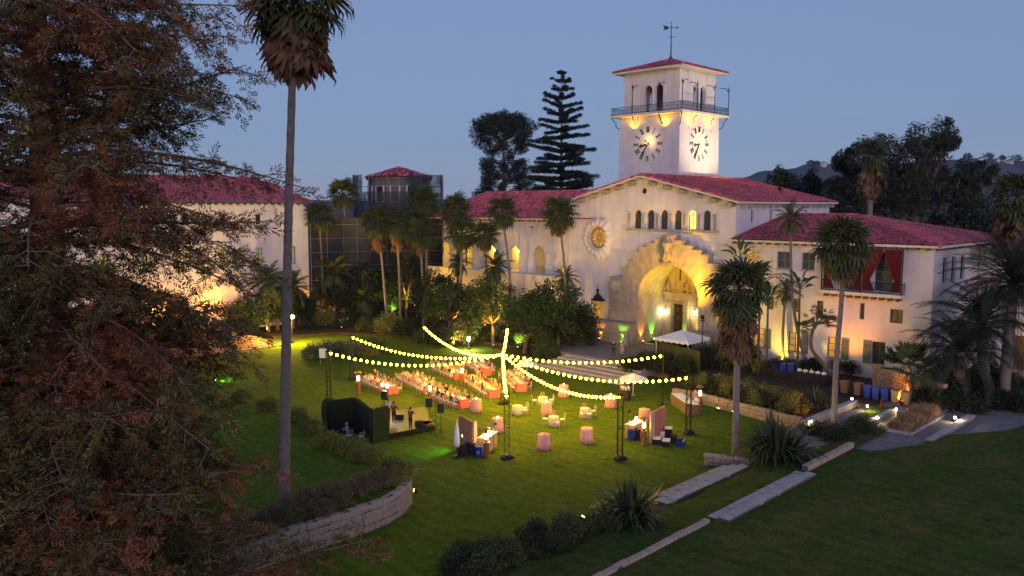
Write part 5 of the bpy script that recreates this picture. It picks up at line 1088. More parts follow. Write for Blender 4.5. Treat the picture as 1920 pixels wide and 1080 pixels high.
# ---------------------------------------------------------------- furniture
mat('coral', (.74, .16, .15), .85, .08, 3); mat('blush', (.66, .34, .33), .85, .1, 3); mat('cream_cloth', (.60, .55, .42), .85, .1, 3); mat('linen', (.72, .66, .58), .85, .1, 3)
mat('chair_wood', (.52, .44, .32), .6, .15, 6); mat('cushion', (.75, .74, .72), .85, .06, 5); mat('white_cloth', (.75, .76, .80), .85, .06, 3); mat('copper', (.42, .19, .10), .35, .2, 4, metal=.7)
mat('bin_blue', (.012, .035, .24), .45, .15, 4); mat('bin_brown', (.17, .105, .06), .6, .15, 4); mat('bin_tan', (.33, .22, .11), .6, .15, 4); mat('panel_wood', (.36, .17, .11), .7, .2, 3); mat('panel_side', (.55, .33, .22), .7, .15, 3); mat('floral', (.62, .33, .10), .8, .5, 14, island=.5); mat('grille', (.03, .03, .032), .8, .3, 40); mat('hedge_panel', (.020, .028, .012), .9, .6, 9, .05, 18); mat('fence', (.06, .062, .018), .85, .35, 2); mat('stage_black', (.015, .015, .018), .45, .3, 3); mat('plate', (.75, .74, .70), .3, .05, 3)
emis('flame', (1.0, .55, .14), 14); emis('bulb', (1.0, .58, .010), 40.0); emis('lens', (1.0, .85, .55), 30); emis('lens_green', (.4, 1.0, .15), 12); emis('lens_amber', (1.0, .5, .08), 12); emis('candle', (1.0, .55, .2), 10)
def chair_parts():
    p = {}; p['seat'] = MB().lathe([(.20, .43), (.215, .445), (.205, .49), (.12, .505)], 10).mesh('seat', 'cushion')
    p['leg'] = MB().tube([(0, 0, 0), (0, 0, .44)], [.018, .022], 5).mesh('leg', 'chair_wood')
    b = MB(); pts = [(-.17, -.17, .42), (-.21, -.185, .7), (-.23, -.15, .86), (-.245, 0, .92), (-.23, .15, .86), (-.21, .185, .7), (-.17, .17, .42)]; b.tube(pts, .018, 5); b.tube([(-.19, -.17, .5), (-.235, .13, .86)], .013, 4); b.tube([(-.19, .17, .5), (-.235, -.13, .86)], .013, 4); b.tube([(-.185, -.17, .5), (-.185, .17, .5)], .013, 4); p['backrest'] = b.mesh('backrest', 'chair_wood'); return p
CP = chair_parts(); KITE = {}
def chair(label, loc, rz, group):
    root = thing('chair', label, 'chair', loc, rz, group); link('seat', CP['seat'], root); link('backrest', CP['backrest'], root)
    for x, y in ((.15, .16), (.15, -.16), (-.16, .16), (-.16, -.16)): link('leg', CP['leg'], root, (x, y, 0))
    return root
def cloth_box(L, w, h, folds=True, seed=0):
    mb = MB(); per = []; n1, n2 = int(L/.12), int(w/.12); r = random.Random(seed)
    for i in range(n1): per.append((-L/2+L*i/n1, -w/2, 0, -1))
    for i in range(n2): per.append((L/2, -w/2+w*i/n2, 1, 0))
    for i in range(n1): per.append((L/2-L*i/n1, w/2, 0, 1))
    for i in range(n2): per.append((-L/2, w/2-w*i/n2, -1, 0))
    n = len(per); rows = [(h, 0), (h-.02, .012), (h*.5, .03), (.03, .055)]
    for z, f in rows:
        for i, (x, y, nx, ny) in enumerate(per): k = f*(.7+.6*math.sin(i*1.9+seed)); mb.v.append((x+nx*k, y+ny*k, z))
    for a in range(3):
        for i in range(n): mb.f.append((a*n+i, a*n+(i+1) % n, (a+1)*n+(i+1) % n, (a+1)*n+i)); mb.m.append(0)
    mb.f.append(tuple(range(n))); mb.m.append(0); return mb
def banquet_table(label, loc, rz, L, seed):
    root = thing('banquet_table', label, 'table', loc, rz, 'coral banquet tables'); cloth_box(L, .92, .76, seed=seed).build('tablecloth', 'coral', root); r = random.Random(seed)
    cloth_box(L*.99, .36, .012).build('runner', 'linen', root, loc=(0, 0, .762))
    for x in (-L/2+.2, L/2-.2):
        for y in (-.32, .32): MB().tube([(x, y, 0), (x, y, .74)], .022, 5).build('leg', 'steel', root)
    return root
def setting(loc, rz, L, seed, lab):
    r = random.Random(seed); c, s_ = math.cos(rz), math.sin(rz); n = max(1, int(L/1.2))
    for i in range(n):
        x = -L/2+L*(i+.5)/n; o = thing('centrepiece', 'small arrangement of orange and peach flowers on '+lab, 'flowers', (loc[0]+c*x, loc[1]+s_*x, loc[2]+.775), 0, 'flower centrepieces'); MB().lathe([(.05, 0), (.07, .06), (.05, .12)], 8).build('vase', 'plate', o)
        link('flowers', leaves('flowers', 'floral', crown_centers((0, 0, .18), (.16, .16, .1), 7, seed+i), .07, 8, .09, seed+i), o)
    m = max(2, int(L/.62))
    for i in range(m):
        for k in (-1, 1):
            x = -L/2+L*(i+.5)/m; y = k*.31; o = MB().lathe([(.06, 0), (.13, .012), (.135, .02)], 10).build('plate', 'plate', None, loc=(loc[0]+c*x-s_*y, loc[1]+s_*x+c*y, loc[2]+.768)); tag(o, 'white dinner plate laid on '+lab, 'plate', 'dinner plates')
HT = None
def heater(label, px, py):
    p = at(px, py); root = thing('patio_heater', label, 'patio heater', p); MB().lathe([(.24, 0), (.25, .06), (.21, .1), (.21, .95), (.24, .98), (.24, 1.02)], 14).build('base', 'copper', root, smooth=False); MB().lathe([(.10, 1.03), (.10, 1.9)], 10).build('tube', 'flame_glass' if 'flame_glass' in MATS else glass('flame_glass', (.25, .12, .05), .1), root)
    MB().lathe([(.05, 1.05), (.115, 1.25), (.108, 1.6), (.03, 1.85)], 8).build('flame', 'flame', root, smooth=True); MB().lathe([(.34, 1.92), (.3, 1.97), (.06, 2.05)], 14).build('cap', 'copper', root)
    for k in range(3): a = 2*PI*k/3; MB().tube([(.17*math.cos(a), .17*math.sin(a), 1.02), (.2*math.cos(a), .2*math.sin(a), 1.92)], .014, 4).build('rod', 'copper', root)
rows = [('the table by the far left truss', (688, 718), (738, 740), .85), ('the half empty table behind the walkway', (757, 713), (808, 739), .45), ('the full table nearest the speakers', (812, 744), (872, 766), .9), ('the table in the middle of the party', (818, 692), (862, 713), .8), ('the table beside the light mast', (882, 718), (927, 747), .85), ('the far table below the round trees', (880, 684), (914, 705), .6), ('the table on the entrance side', (950, 709), (979, 735), .6)]
cols = ['white', 'navy', 'black', 'maroon', 'blue', 'pink', 'grey', 'green', 'tan', 'lavender', 'white', 'white', 'orange']
rq = random.Random(17)
for ti, (lab, pa, pb, occ) in enumerate(rows):
    a, b = at(*pa), at(*pb); L = (b-a).length; rz = math.atan2(b.y-a.y, b.x-a.x); n = max(1, round(L/2.5)); l = L/n
    for i in range(n):
        c = a.lerp(b, (i+.5)/n); banquet_table('coral clothed banquet table, part of '+lab, c, rz, l-.05, ti*7+i)
    setting(a.lerp(b, .5), rz, L-.3, ti*31, lab); m = int(L/.68); u = (b-a).normalized(); w = Vector((-u.y, u.x, 0))
    for s_ in (-1, 1):
        for i in range(m):
            p = a+u*((i+.5)*L/m)+w*s_*(.72+rq.uniform(-.04, .06)); f = math.atan2(-w.y*s_, -w.x*s_)+rq.uniform(-.15, .15); chair('cross backed wooden chair drawn up to '+lab, p, f, 'chairs at the banquet tables')
            if rq.random() < occ:
                tp = rq.choice(cols); lg = rq.random() < .45; hr = rq.choice(['dark', 'dark', 'fair', 'fair', 'grey'])
                person('seated guest in %s, %s%s hair, at %s' % (tp, 'long ' if lg else 'short ', hr, lab), p+Vector((math.cos(f), math.sin(f), 0))*.02, f, rq.choice(['sit', 'sit_lean']), tp, rq.choice(['navy', 'black', 'tan', 'grey']), hr, lg, 'guests seated at the banquet tables', rq.uniform(.95, 1.04))
# cocktail tables
def cocktail(label, px, py, m='blush', r_=.42, h=1.08):
    root = thing('cocktail_table', label, 'table', at(px, py), 0, 'cocktail tables'); mb = MB().lathe([(r_*.97, h), (r_, h-.02), (r_*1.0, h*.75), (r_*1.06, h*.4), (r_*1.22, .03)], 54, wob=lambda a, z: .11*math.sin(a*9+.6*math.sin(a*2))*(1-z/h)); mb.build('tablecloth', m, root, smooth=True)
    link('flowers', leaves('flowers', 'floral', [(0, 0, h+.12)], .09, 16, .07, px), root); MB().lathe([(.04, h), (.05, h+.1), (.03, h+.12)], 8).build('vase', 'candle' if px % 2 else 'plate', root)
for lab, px, py in (('tall blush cocktail table at the end of the full banquet table', 893, 772), ('tall blush cocktail table between the mast truss and the panelled bar', 933, 810), ('blush cocktail table standing alone near the entrance steps', 1057, 744), ('blush cocktail table between two sets of garden chairs', 1025, 778), ('pale lilac looking cocktail table nearest the front trusses', 1020, 842), ('blush cocktail table on open lawn near the front trusses', 1100, 830), ('blush cocktail table below the string light end', 1145, 764), ('tall blush cocktail table behind the coral bar panel', 1208, 792)): cocktail(lab, px, py)
for i, (px, py, lab, cs) in enumerate(((970, 777, 'beside the mast', ((1, .6), (1, -.5))), (1018, 760, 'closest to the entrance steps', ((0, 1), (0, -1), (-1, 0), (1, .2))), (1097, 782, 'on the open lawn', ((0, 1), (1, .4), (.4, -1), (-.4, -1))), (1038, 798, 'next to the lone blush table', ((0, 1), (1, .3), (-.9, .5), (.3, -1))))):
    root = thing('garden_table', 'low round cream clothed table '+lab, 'table', at(px, py), 0, 'low garden tables'); MB().lathe([(.40, .74), (.41, .72), (.42, .4), (.47, .03)], 54, wob=lambda a, z: .10*math.sin(a*9)*(1-z/.74)).build('tablecloth', 'cream_cloth', root, smooth=True)
    link('flowers', leaves('flowers', 'floral', [(0, 0, .84)], .1, 14, .07, px), root)
    for dx, dy in cs:
        d = Vector((_q*(dy+dx), _q*(dy-dx), 0)).normalized(); p = at(px, py)+d*.72; chair('pale cross backed chair at the low cream table '+lab, p, math.atan2(-d.y, -d.x), 'chairs at the low garden tables')
# ---------------------------------------------------------------- truss masts and string lights
ZT = 4.3
def truss(label, px, py, h=ZT+.15, base=True):
    p = at(px, py); root = thing('truss_mast', label, 'truss', p, R(45), 'truss masts'); w = .17
    for x in (-w, w):
        for y in (-w, w): MB().tube([(x, y, .02), (x, y, h)], .028, 6).build('chord', 'black', root)
    mb = MB(); z = .1; k = 0
    while z < h-.3:
        for a, b in (((-w, -w), (w, -w)), ((w, -w), (w, w)), ((w, w), (-w, w)), ((-w, w), (-w, -w))):
            if k % 2: a, b = b, a
            mb.tube([(*a, z), (*b, z+.34)], .014, 4, False)
        z += .34; k += 1
    mb.build('lattice', 'black', root)['kind'] = 'stuff'
    for z in (h*.5, h-.01): MB().box((-w-.04, -w-.04, z-.03), (w+.04, w+.04, z+.03)).build('collar', 'black', root)
    MB().box((-.42, -.42, .004), (.42, .42, .03)).build('base_plate', 'steel' if px % 2 == 0 else 'black', root); MB().lathe([(.5, .03), (.46, .2), (.3, .32)], 9, (0, 0, 0), lambda a, z: .12*math.sin(a*3)).build('sandbag', 'black', root); return p
hub = at(943, 757); hub.z = ZT
ends = [('front', (950, 860), .9), ('right front', (1162, 862), 1.5), ('right', (1290, 814), 1.5), ('entrance side', None, .9), ('rear', None, .4), ('rear left', None, 1.5), ('far left', (660, 713), 1.4), ('left', (617, 752), 1.4)]
tops = {3: at(1244, 667, ZT), 4: at(951, 617, ZT), 5: at(794, 613, ZT)}
truss('central black mast in the middle of the party where all light strings meet', 943, 757, ZT+.5)
ic = bmesh.new(); bmesh.ops.create_icosphere(ic, subdivisions=1, radius=.115); BULB = bpy.data.meshes.new('bulb'); ic.to_mesh(BULB); ic.free(); BULB.materials.append(MATS['bulb']); BULB.polygons.foreach_set('use_smooth', [True]*len(BULB.polygons))
SOCK = MB().tube([(0, 0, .06), (0, 0, .15)], [.04, .03], 6).mesh('socket', 'black')
tl = {0: 'black truss mast beside the panelled bar on open grass', 1: 'black truss mast between the bars with a white base plate', 2: 'black truss mast in front of the long serving table', 6: 'black truss mast behind the left banquet table', 7: 'black truss mast behind the hedge screen of the stage', 3: 'slim truss mast by the hedge screen of the plaza', 4: 'slim truss mast under the round trees', 5: 'slim truss mast before the rear bed'}
for i, (nm, pp, sag) in enumerate(ends):
    if pp: e_ = truss(tl[i], *pp); e_.z = ZT
    else:
        e_ = tops[i]; rt_ = thing('truss_mast', tl[i], 'truss', (e_.x, e_.y, 0), 0, 'truss masts'); MB().tube([(0, 0, 0), (0, 0, ZT+.1)], .05, 6).build('chord', 'black', rt_); MB().box((-.3, -.3, .0), (.3, .3, .05)).build('base_plate', 'black', rt_)
    L = (e_-hub).length; n = int(L/.52); root = thing('string_lights', 'string of glowing globe bulbs from the central mast to the %s truss' % nm, 'string lights', hub, 0, 'festoon light strings'); P = lambda t: (e_-hub)*t+Vector((0, 0, -4*sag*t*(1-t)*.75))
    MB().tube([P(k/24)+Vector((0, 0, .15)) for k in range(25)], .012, 4).build('cable', 'black', root)
    for k in range(n): bb = link('bulb', BULB, root, P((k+.5)/n)); link('socket', SOCK, bb)
# ---------------------------------------------------------------- stage and its hedge screen
P1 = at(609, 834); P0 = at(608, 752, 2.5); P0.z = 0; P2 = at(664, 746, 2.5); P2.z = 0; P3 = at(697, 833); P4 = at(728, 824); P0 = P1+(P0-P1); 
def hedge_panel(label, a, b, h=2.5, th=.3, group='hedge screen panels'):
    root = thing('hedge_screen', label, 'screen', a, math.atan2((b-a).y, (b-a).x), group); L = (b-a).length; MB().box((0, -th/2, .02), (L, th/2, h)).build('frame', 'hedge_panel', root); r = np.random.default_rng(int(L*100)); n = int(L*h*75)
    C = np.concatenate([np.stack([r.uniform(0, L, n), np.where(r.random(n) < .5, -th/2, th/2), r.uniform(.03, h, n)], 1), np.stack([r.uniform(0, L, n//4), r.uniform(-th/2, th/2, n//4), np.full(n//4, h)], 1)]); o = link('foliage', leaves('foliage', 'shrub_dark', C, .05, 2, .11, 3), root); return root
hedge_panel('dark boxwood hedge panel closing the stage screen on its lawn side', P1, P0); hedge_panel('dark boxwood hedge panel at the back of the stage screen', P0, P2); hedge_panel('dark boxwood hedge panel between dining nook and stage', P2, P3); hedge_panel('short boxwood hedge panel at the stage front corner', P3, P4)
stg = [at(729, 824), at(815, 808), at(796, 772), at(712, 784)]; sr = thing('stage', 'low black stage platform where the musicians play', 'stage', (stg[0].x, stg[0].y, 0)); MB().poly([(p.x-stg[0].x, p.y-stg[0].y) for p in stg], .05, .42).build('deck', 'stage_black', sr)
for k in range(5): p = stg[0].lerp(stg[1], .1+.2*k)-stg[0]; MB().tube([(p.x*.99+.2, p.y+.25, 0), (p.x*.99+.2, p.y+.25, .06)], .05, 6).build('foot', 'black', sr)
for k in range(3): p = at(596, 806-8*k); 
sw_ = thing('stage_steps', 'small pale wooden steps beside the hedge screen', 'steps', at(592, 812), R(20))
for k in range(3): MB().box((-.5, .3*k, .2*k+.14), (.5, .3*k+.32, .2*k+.2)).build('tread', 'chair_wood', sw_)
for s_ in (-.46, .46): MB().box((s_-.03, 0, 0), (s_+.03, .9, .13)).build('side_board', 'chair_wood', sw_)
def spot_at(px, py, z=.42): return at(px, py, z)
def violin(p, rz, label):
    o = thing('violin', label, 'violin', p, rz); MB().lathe([(.09, 0), (.105, .05), (.075, .14), (.1, .24), (.07, .33)], 10).build('body', 'copper', o, rot=(0, R(75), 0), sc=(.35, 1, 1)); MB().tube([(.3, 0, .06), (.58, 0, .12)], .014, 5).build('neck', 'wood_dark', o); MB().tube([(.2, -.35, .12), (.35, .3, .22)], .006, 4).build('bow', 'chair_wood', o)
pv = spot_at(770, 806); person('musician in dark maroon jacket playing violin near the stage edge', pv, R(25), 'violin', 'maroon', 'black', 'dark'); violin(pv+Vector((.25*math.cos(R(25))-.12*math.sin(R(25)), .25*math.sin(R(25))+.12*math.cos(R(25)), 1.38)), R(25)+.5, 'brown violin held by the musician near the stage edge')
pv = spot_at(739, 796); person('musician in dark red jacket with violin beside the hedge panel', pv, R(30), 'violin', 'maroon', 'black', 'dark', sc=1.03); violin(pv+Vector((.25*math.cos(R(30))-.12*math.sin(R(30)), .25*math.sin(R(30))+.12*math.cos(R(30)), 1.42)), R(30)+.5, 'brown violin held by the musician beside the hedge panel')
pv = spot_at(728, 788); person('musician in white shirt half hidden by the hedge panel', pv, R(40), 'guitar', 'white', 'black', 'dark')
def speaker(label, px, py, zt, grp='speakers on stands', lit=False):
    p = at(px, py); st = thing('speaker_stand', 'black tripod stand carrying '+label, 'stand', p, R(45), 'speaker stands'); MB().tube([(0, 0, .1), (0, 0, zt-.62)], .025, 6).build('pole', 'black', st)
    for k in range(3): a = 2*PI*k/3; MB().tube([(0, 0, .5), (.42*math.cos(a), .42*math.sin(a), .02)], .016, 5).build('leg', 'black', st)
    o = thing('loudspeaker', label, 'loudspeaker', p+Vector((0, 0, zt-.62)), R(225), grp); m = MB(); m.poly([(-.18, -.2), (.16, -.24), (.2, -.16), (.2, .16), (.16, .24), (-.18, .2)], 0, .68); m.build('cabinet', 'black', o); MB().box((.202, -.15, .04), (.215, .15, .64)).build('grille', 'grille', o); MB().box((-.1, -.12, .681), (.12, .12, .70)).build('handle', 'steel', o)
speaker('black loudspeaker by the equipment case', 805, 800, 2.2); speaker('black loudspeaker on the outer side of the light pole', 827, 818, 2.45); speaker('black loudspeaker facing the left banquet table', 721, 782, 2.1)
p = at(817, 815); o = thing('light_pole', 'thin black pole with small heads between the loudspeakers', 'light stand', p); MB().tube([(0, 0, .05), (0, 0, 2.9)], .022, 6).build('pole', 'black', o)
for k in (-1, 1): MB().tube([(0, 0, 2.9), (k*.15, -k*.15, 2.95)], [.02, .06], 6).build('head', 'steel', o)
for k in range(3): a = 2*PI*k/3; MB().tube([(0, 0, .4), (.4*math.cos(a), .4*math.sin(a), .02)], .016, 5).build('leg', 'black', o)
p = at(800, 806); o = thing('equipment_case', 'dark flight case standing by the stage corner', 'case', p, R(20)); MB().box((-.4, -.3, .02), (.4, .3, .6)).build('body', 'bin_brown', o)
for z in (.03, .57): MB().box((-.42, -.32, z-.01), (.42, .32, z+.03)).build('edge', 'black', o)
for px, py in ((786, 797), (750, 785)):
    o = thing('monitor_wedge', 'black wedge monitor %s on the stage floor' % ('at the stage corner' if px > 760 else 'between the musicians'), 'loudspeaker', spot_at(px, py), R(45)); m = MB(); m.add([(-.25, -.3, 0), (.25, -.3, 0), (.1, -.3, .36), (-.2, -.3, .36), (-.25, .3, 0), (.25, .3, 0), (.1, .3, .36), (-.2, .3, .36)], [(0, 1, 2, 3), (7, 6, 5, 4), (0, 4, 5, 1), (1, 5, 6, 2), (2, 6, 7, 3), (3, 7, 4, 0)]); m.build('cabinet', 'black', o)
# dining nook inside the screen
tp_ = at(652, 822); o = thing('nook_table', 'small dark clothed table inside the hedge screen', 'table', tp_); cloth_box(1.3, .8, .74, seed=3).build('tablecloth', 'stage_black', o)
for lab, px, py, a in (('front left', 628, 826, 10), ('front middle', 655, 828, 100), ('front right', 677, 830, 120), ('corner', 672, 806, 250)): chair('pale cross backed chair at the dark nook table, '+lab.replace('front left', 'beside the hedge panel').replace('front middle', 'its back to the grass').replace('front right', 'set apart on the grass').replace('corner', 'in the hedge corner'), at(px, py), R(a), 'chairs of the dining nook')
person('person in pale blue shirt seated with back turned at the nook table', at(652, 826), R(95), 'sit_lean', 'blue', 'grey', 'grey'); person('person in black seated against the hedge at the nook table', at(641, 806), R(-60), 'sit', 'black', 'black', 'fair')
# ---------------------------------------------------------------- bars
def slab_panel(root, a, b, h, m, th=.12, z0=.02, name='panel'):
    d = b-a; MB().obox((a+b)/2+Vector((0, 0, z0+h/2)), (d.length/2, th/2, h/2), Matrix.Rotation(math.atan2(d.y, d.x), 3, 'Z')).build(name, m, root)
def bar(label, lab2, A_, B_, back, cnt, grp):
    o = thing('bar_backdrop', label, 'backdrop', back[0]); n = 4
    for k in range(n): a = back[0].lerp(back[1], k/n+.004)-back[0]; b = back[0].lerp(back[1], (k+1)/n-.004)-back[0]; slab_panel(o, a, b, 2.3, A_, .14)
    b = back[0].lerp(back[1], 1.01)-back[0]; slab_panel(o, b, b+(back[2]-back[1]), 2.3, B_, .14, name='side_panel')
    c = thing('bar_counter', lab2, 'bar', cnt[0]); d = cnt[1]-cnt[0]; M = Matrix.Rotation(math.atan2(d.y, d.x), 3, 'Z'); MB().obox(d/2+Vector((0, 0, .52)), (d.length/2, .3, .52), M).build('front', B_, c); MB().obox(d/2+Vector((0, 0, 1.07)), (d.length/2+.06, .36, .025), M).build('top', 'plate', c)
    r = random.Random(len(label))
    for k in range(9):
        q = cnt[0]+d*(.08+.1*k)+Vector((r.uniform(-.15, .15), r.uniform(-.15, .15), 1.095)); tall = k % 3
        g = MB().lathe([(.035, 0), (.04, .02), (.04, .16), (.016, .22), (.014, .3)] if tall else [(.03, 0), (.01, .01), (.01, .08), (.045, .12), (.04, .17)], 8).build('bottle' if tall else 'wine_glass', 'pane_green' if tall == 1 else 'plate', None, loc=q); tag(g, ('bottle' if tall else 'wine glass')+' standing on '+lab2, 'bottle' if tall else 'glass', grp)
bar('brown panelled bar backdrop with pale edge beside the closed white umbrella', 'white topped bar counter behind the brown backdrop', 'panel_wood', 'panel_side', (at(862, 838), at(887, 853), at(893, 850)), (at(905, 850), at(925, 836)), 'drinks on the left bar')
bar('coral orange bar backdrop with tall ribbed panels by the coolers', 'small wooden bar counter beside the coral backdrop', 'panel_coral' if 'panel_coral' in MATS else mat('panel_coral', (.50, .19, .12), .7, .15, 3), 'panel_side', (at(1246, 818), at(1226, 830), at(1219, 832)), (at(1180, 824), at(1200, 814)), 'drinks on the coral bar')
def bin_(label, px, py, m, r_=.28, h=.75, rim=True, grp=None, z=0):
    o = thing('bin', label, 'bin', at(px, py, z), 0, grp); MB().lathe([(r_*.82, .01), (r_*.86, .05), (r_, h-.03), (r_, h)], 16).build('body', m, o, smooth=False); MB().lathe([(r_*1.07, h-.05), (r_*1.09, h+.01), (r_*.9, h+.02)], 16).build('rim', m, o)
    return o
o = bin_('round blue recycling bin with white arrows in front of the brown backdrop', 897, 857, 'bin_blue')
for k in range(3):
    a = 2*PI*k/3+PI/2; n_ = Vector((-_q, -_q, 0)); u_ = Vector((_q, -_q, 0)); c0 = n_*.272+Vector((0, 0, .42)); f = lambda t, r_: c0+u_*(math.cos(t)*r_)+Vector((0, 0, math.sin(t)*r_)); MB().tube([f(a+t, .085) for t in (.1, .7, 1.3)]+[f(a+1.75, .085)], [.013, .013, .03, .004], 4).build('arrow', 'plate', o)
bin_('dark blue bin behind the recycling bin', 874, 850, 'bin_blue', .3, .7); bin_('black bin under the closed umbrella', 866, 854, 'black', .3, .8); bin_('black bin beside the blue recycling bin', 884, 852, 'black', .3, .8); bin_('blue bin in front of the small wooden bar', 1184, 826, 'bin_blue', .27, .8); bin_('black bin between blue bin and patio heater', 1194, 824, 'black', .27, .8); bin_('white bucket on the left bar side', 908, 853, 'plate', .2, .5)
heater('copper patio heater with tall flame behind the left banquet table', 672, 738); heater('copper patio heater with tall flame beside the full banquet table', 806, 758); heater('copper patio heater in front of the coral bar', 1207, 833); heater('copper patio heater at the long serving table', 1312, 768); heater('copper patio heater beside the white topped bar', 912, 856); heater('distant copper patio heater near the party middle', 866, 722)
o = thing('folded_umbrella', 'closed white market umbrella standing by the brown backdrop', 'umbrella', at(857, 857)); MB().lathe([(.4, 0), (.4, .06), (.08, .1)], 12).build('base', 'black', o); MB().tube([(0, 0, .1), (0, 0, 2.5)], .025, 6).build('pole', 'black', o); MB().lathe([(.2, .75), (.21, 1.1), (.17, 1.7), (.08, 2.3), (.02, 2.6)], 14, wob=lambda a, z: .14*math.sin(a*7)).build('canopy', 'white_cloth', o, smooth=True)
def umbrella(label, px, py, h=2.5, r_=1.55):
    o = thing('market_umbrella', label, 'umbrella', at(px, py)); MB().tube([(0, 0, 0), (0, 0, h+.2)], .03, 6).build('pole', 'plate', o); MB().lathe([(.35, 0), (.35, .05), (.06, .09)], 12).build('base', 'steel', o); m = MB(); n = 8; m.v = [(0, 0, h+.35)]+[(r_*math.cos(2*PI*k/n), r_*math.sin(2*PI*k/n), h-.12) for k in range(n)]+[(r_*1.0*math.cos(2*PI*k/n), r_*math.sin(2*PI*k/n), h-.3) for k in range(n)]; m.f = [(0, 1+k, 1+(k+1) % n) for k in range(n)]+[(1+k, 9+k, 9+(k+1) % n, 1+(k+1) % n) for k in range(n)]; m.m = [0]*16; m.build('canopy', 'white_cloth', o)
    for k in range(n): a = 2*PI*k/n; MB().tube([(0, 0, h+.28), (r_*.98*math.cos(a), r_*.98*math.sin(a), h-.15)], .012, 4).build('rib', 'chair_wood', o)
umbrella('open white umbrella over the drinks stand by the entrance steps', 1187, 742, 1.75, 1.25); umbrella('open white umbrella at the foot of the entrance steps', 988, 707, 1.5, 1.0)
o = thing('barrel_table', 'dark round drinks stand loaded with glassware under the white umbrella', 'table', at(1172, 750)); MB().lathe([(.5, 0), (.55, .4), (.52, .85), (.6, .9), (.6, .95)], 18).build('barrel', 'wood_dark', o)
r = random.Random(3)
for k in range(16): a = r.uniform(0, 6.28); q = .5*r.random()**.5; MB().lathe([(.05, .95), (.02, .97), (.02, 1.05), (.07, 1.12), (.06, 1.2)], 7, (q*math.cos(a), q*math.sin(a), 0)).build('glass', 'plate', o)
# serving table, coolers
c0, c1 = at(1268, 757), at(1300, 780); o = thing('serving_table', 'long serving table with white top and dark skirt behind the truss', 'table', c0.lerp(c1, .5), math.atan2((c1-c0).y, (c1-c0).x)); cloth_box((c1-c0).length, .95, .92, seed=5).build('skirt', 'bin_brown', o); MB().box((-(c1-c0).length/2, -.48, .925), ((c1-c0).length/2, .48, .955)).build('top', 'white_cloth', o)
person('server in white shirt standing behind the long serving table', at(1306, 778), R(170), 'tray', 'white', 'black', 'dark'); person('server in grey bending toward the serving table end', at(1303, 768), R(190), 'tray', 'grey', 'black', 'dark')
for i, (px, py, w_, h_, m, lm, lab, z) in enumerate(((1232, 832, .8, .42, 'black', 'plate', 'black cooler with white lid against the coral backdrop', 0), (1249, 836, .7, .40, 'black', 'plate', 'black cooler with pale lid in front of the stacked ones', 0), (1240, 822, .6, .5, 'plate', 'plate', 'white cooler box behind the black coolers', 0), (1253, 823, .55, .8, 'black', 'plate', 'tall black cooler with white lid', 0), (1263, 828, .5, .4, 'black', 'grille', 'low black case beside the blue crate', 0))):
    o = thing('cooler', lab, 'cooler', at(px, py, z), R(30)); MB().box((-w_/2, -.25, .01), (w_/2, .25, h_)).build('body', m, o); MB().box((-w_/2-.02, -.27, h_+.002), (w_/2+.02, .27, h_+.07)).build('lid', lm, o); MB().tube([(-w_/2-.01, -.27, h_*.7), (0, -.33, h_*.6), (w_/2+.01, -.27, h_*.7)], .015, 5).build('handle', 'steel', o)
o = thing('crate', 'open blue plastic crate on the grass beside the coolers', 'crate', at(1276, 834), R(20)); m = MB()
for a, b in (((-.35, -.25, 0), (.35, -.22, .34)), ((-.35, .22, 0), (.35, .25, .34)), ((-.35, -.219, 0), (-.32, .219, .34)), ((.32, -.219, 0), (.35, .219, .34)), ((-.319, -.219, 0), (.319, .219, .03))): MB().box(a, b).build('side', 'bin_blue', o)
MB().box((-.36, -.26, .342), (.36, -.2, .37)).build('rim', 'plate', o)
for px, py, zt, lab in ((926, 848, 2.0, 'thin black lamp stand beside the white topped bar'), (1177, 824, 2.1, 'thin black lamp stand beside the small wooden bar')):
    o = thing('lamp_stand', lab, 'light stand', at(px, py)); MB().tube([(0, 0, 0), (0, 0, zt)], .02, 6).build('pole', 'black', o); MB().lathe([(.2, 0), (.18, .04), (.03, .06)], 10).build('base', 'black', o); MB().tube([(0, 0, zt), (.14, -.14, zt+.02)], [.05, .08], 8).build('head', 'black', o)
o = thing('sign_board', 'white sign board on an easel beside the grey bush', 'sign', at(606, 684), R(215)); MB().box((-.03, -.42, .75), (.03, .42, 1.75)).build('board', 'white_cloth', o)
for k in (-1, 1): MB().tube([(-.1, k*.4, 0), (-.045, k*.1, 1.9)], .02, 5).build('leg', 'chair_wood', o)
# canopy tent and hedge fence beside the entrance
q0, q1, q2 = at(1226, 676, .9), at(1312, 700, .9), at(1226, 676, .9)+Vector((5.5, .3, 0)); o = thing('screen_fence', 'olive green board screen round the catering corner of the plaza', 'fence', q0)
for a, b in ((q0, q1), (q0, q2)):
    n = int((b-a).length/.3)
    for k in range(n): slab_panel(o, a.lerp(b, (k+.02)/n)-q0, a.lerp(b, (k+.98)/n)-q0, 2.1+.02*(k % 2), 'fence', .04+.01*(k % 2), name='board')
tc = q0.lerp(q1, .5)+Vector((2.6, 1.0, 0)); o = thing('canopy_tent', 'small white canopy tent with scalloped valance behind the board screen', 'tent', (tc.x, tc.y, .9), R(0)); hw = 1.9
for x in (-hw, hw):
    for y in (-hw, hw): MB().tube([(x, y, 0), (x, y, 2.55)], .035, 6).build('leg', 'plate', o)
m = MB(); m.v = [(0, 0, 3.35)]; ring = []
for sx, sy, ex, ey in ((-1, -1, 1, -1), (1, -1, 1, 1), (1, 1, -1, 1), (-1, 1, -1, -1)):
    for k in range(12): t = k/12; ring.append((hw*1.06*(sx+(ex-sx)*t), hw*1.06*(sy+(ey-sy)*t), k))
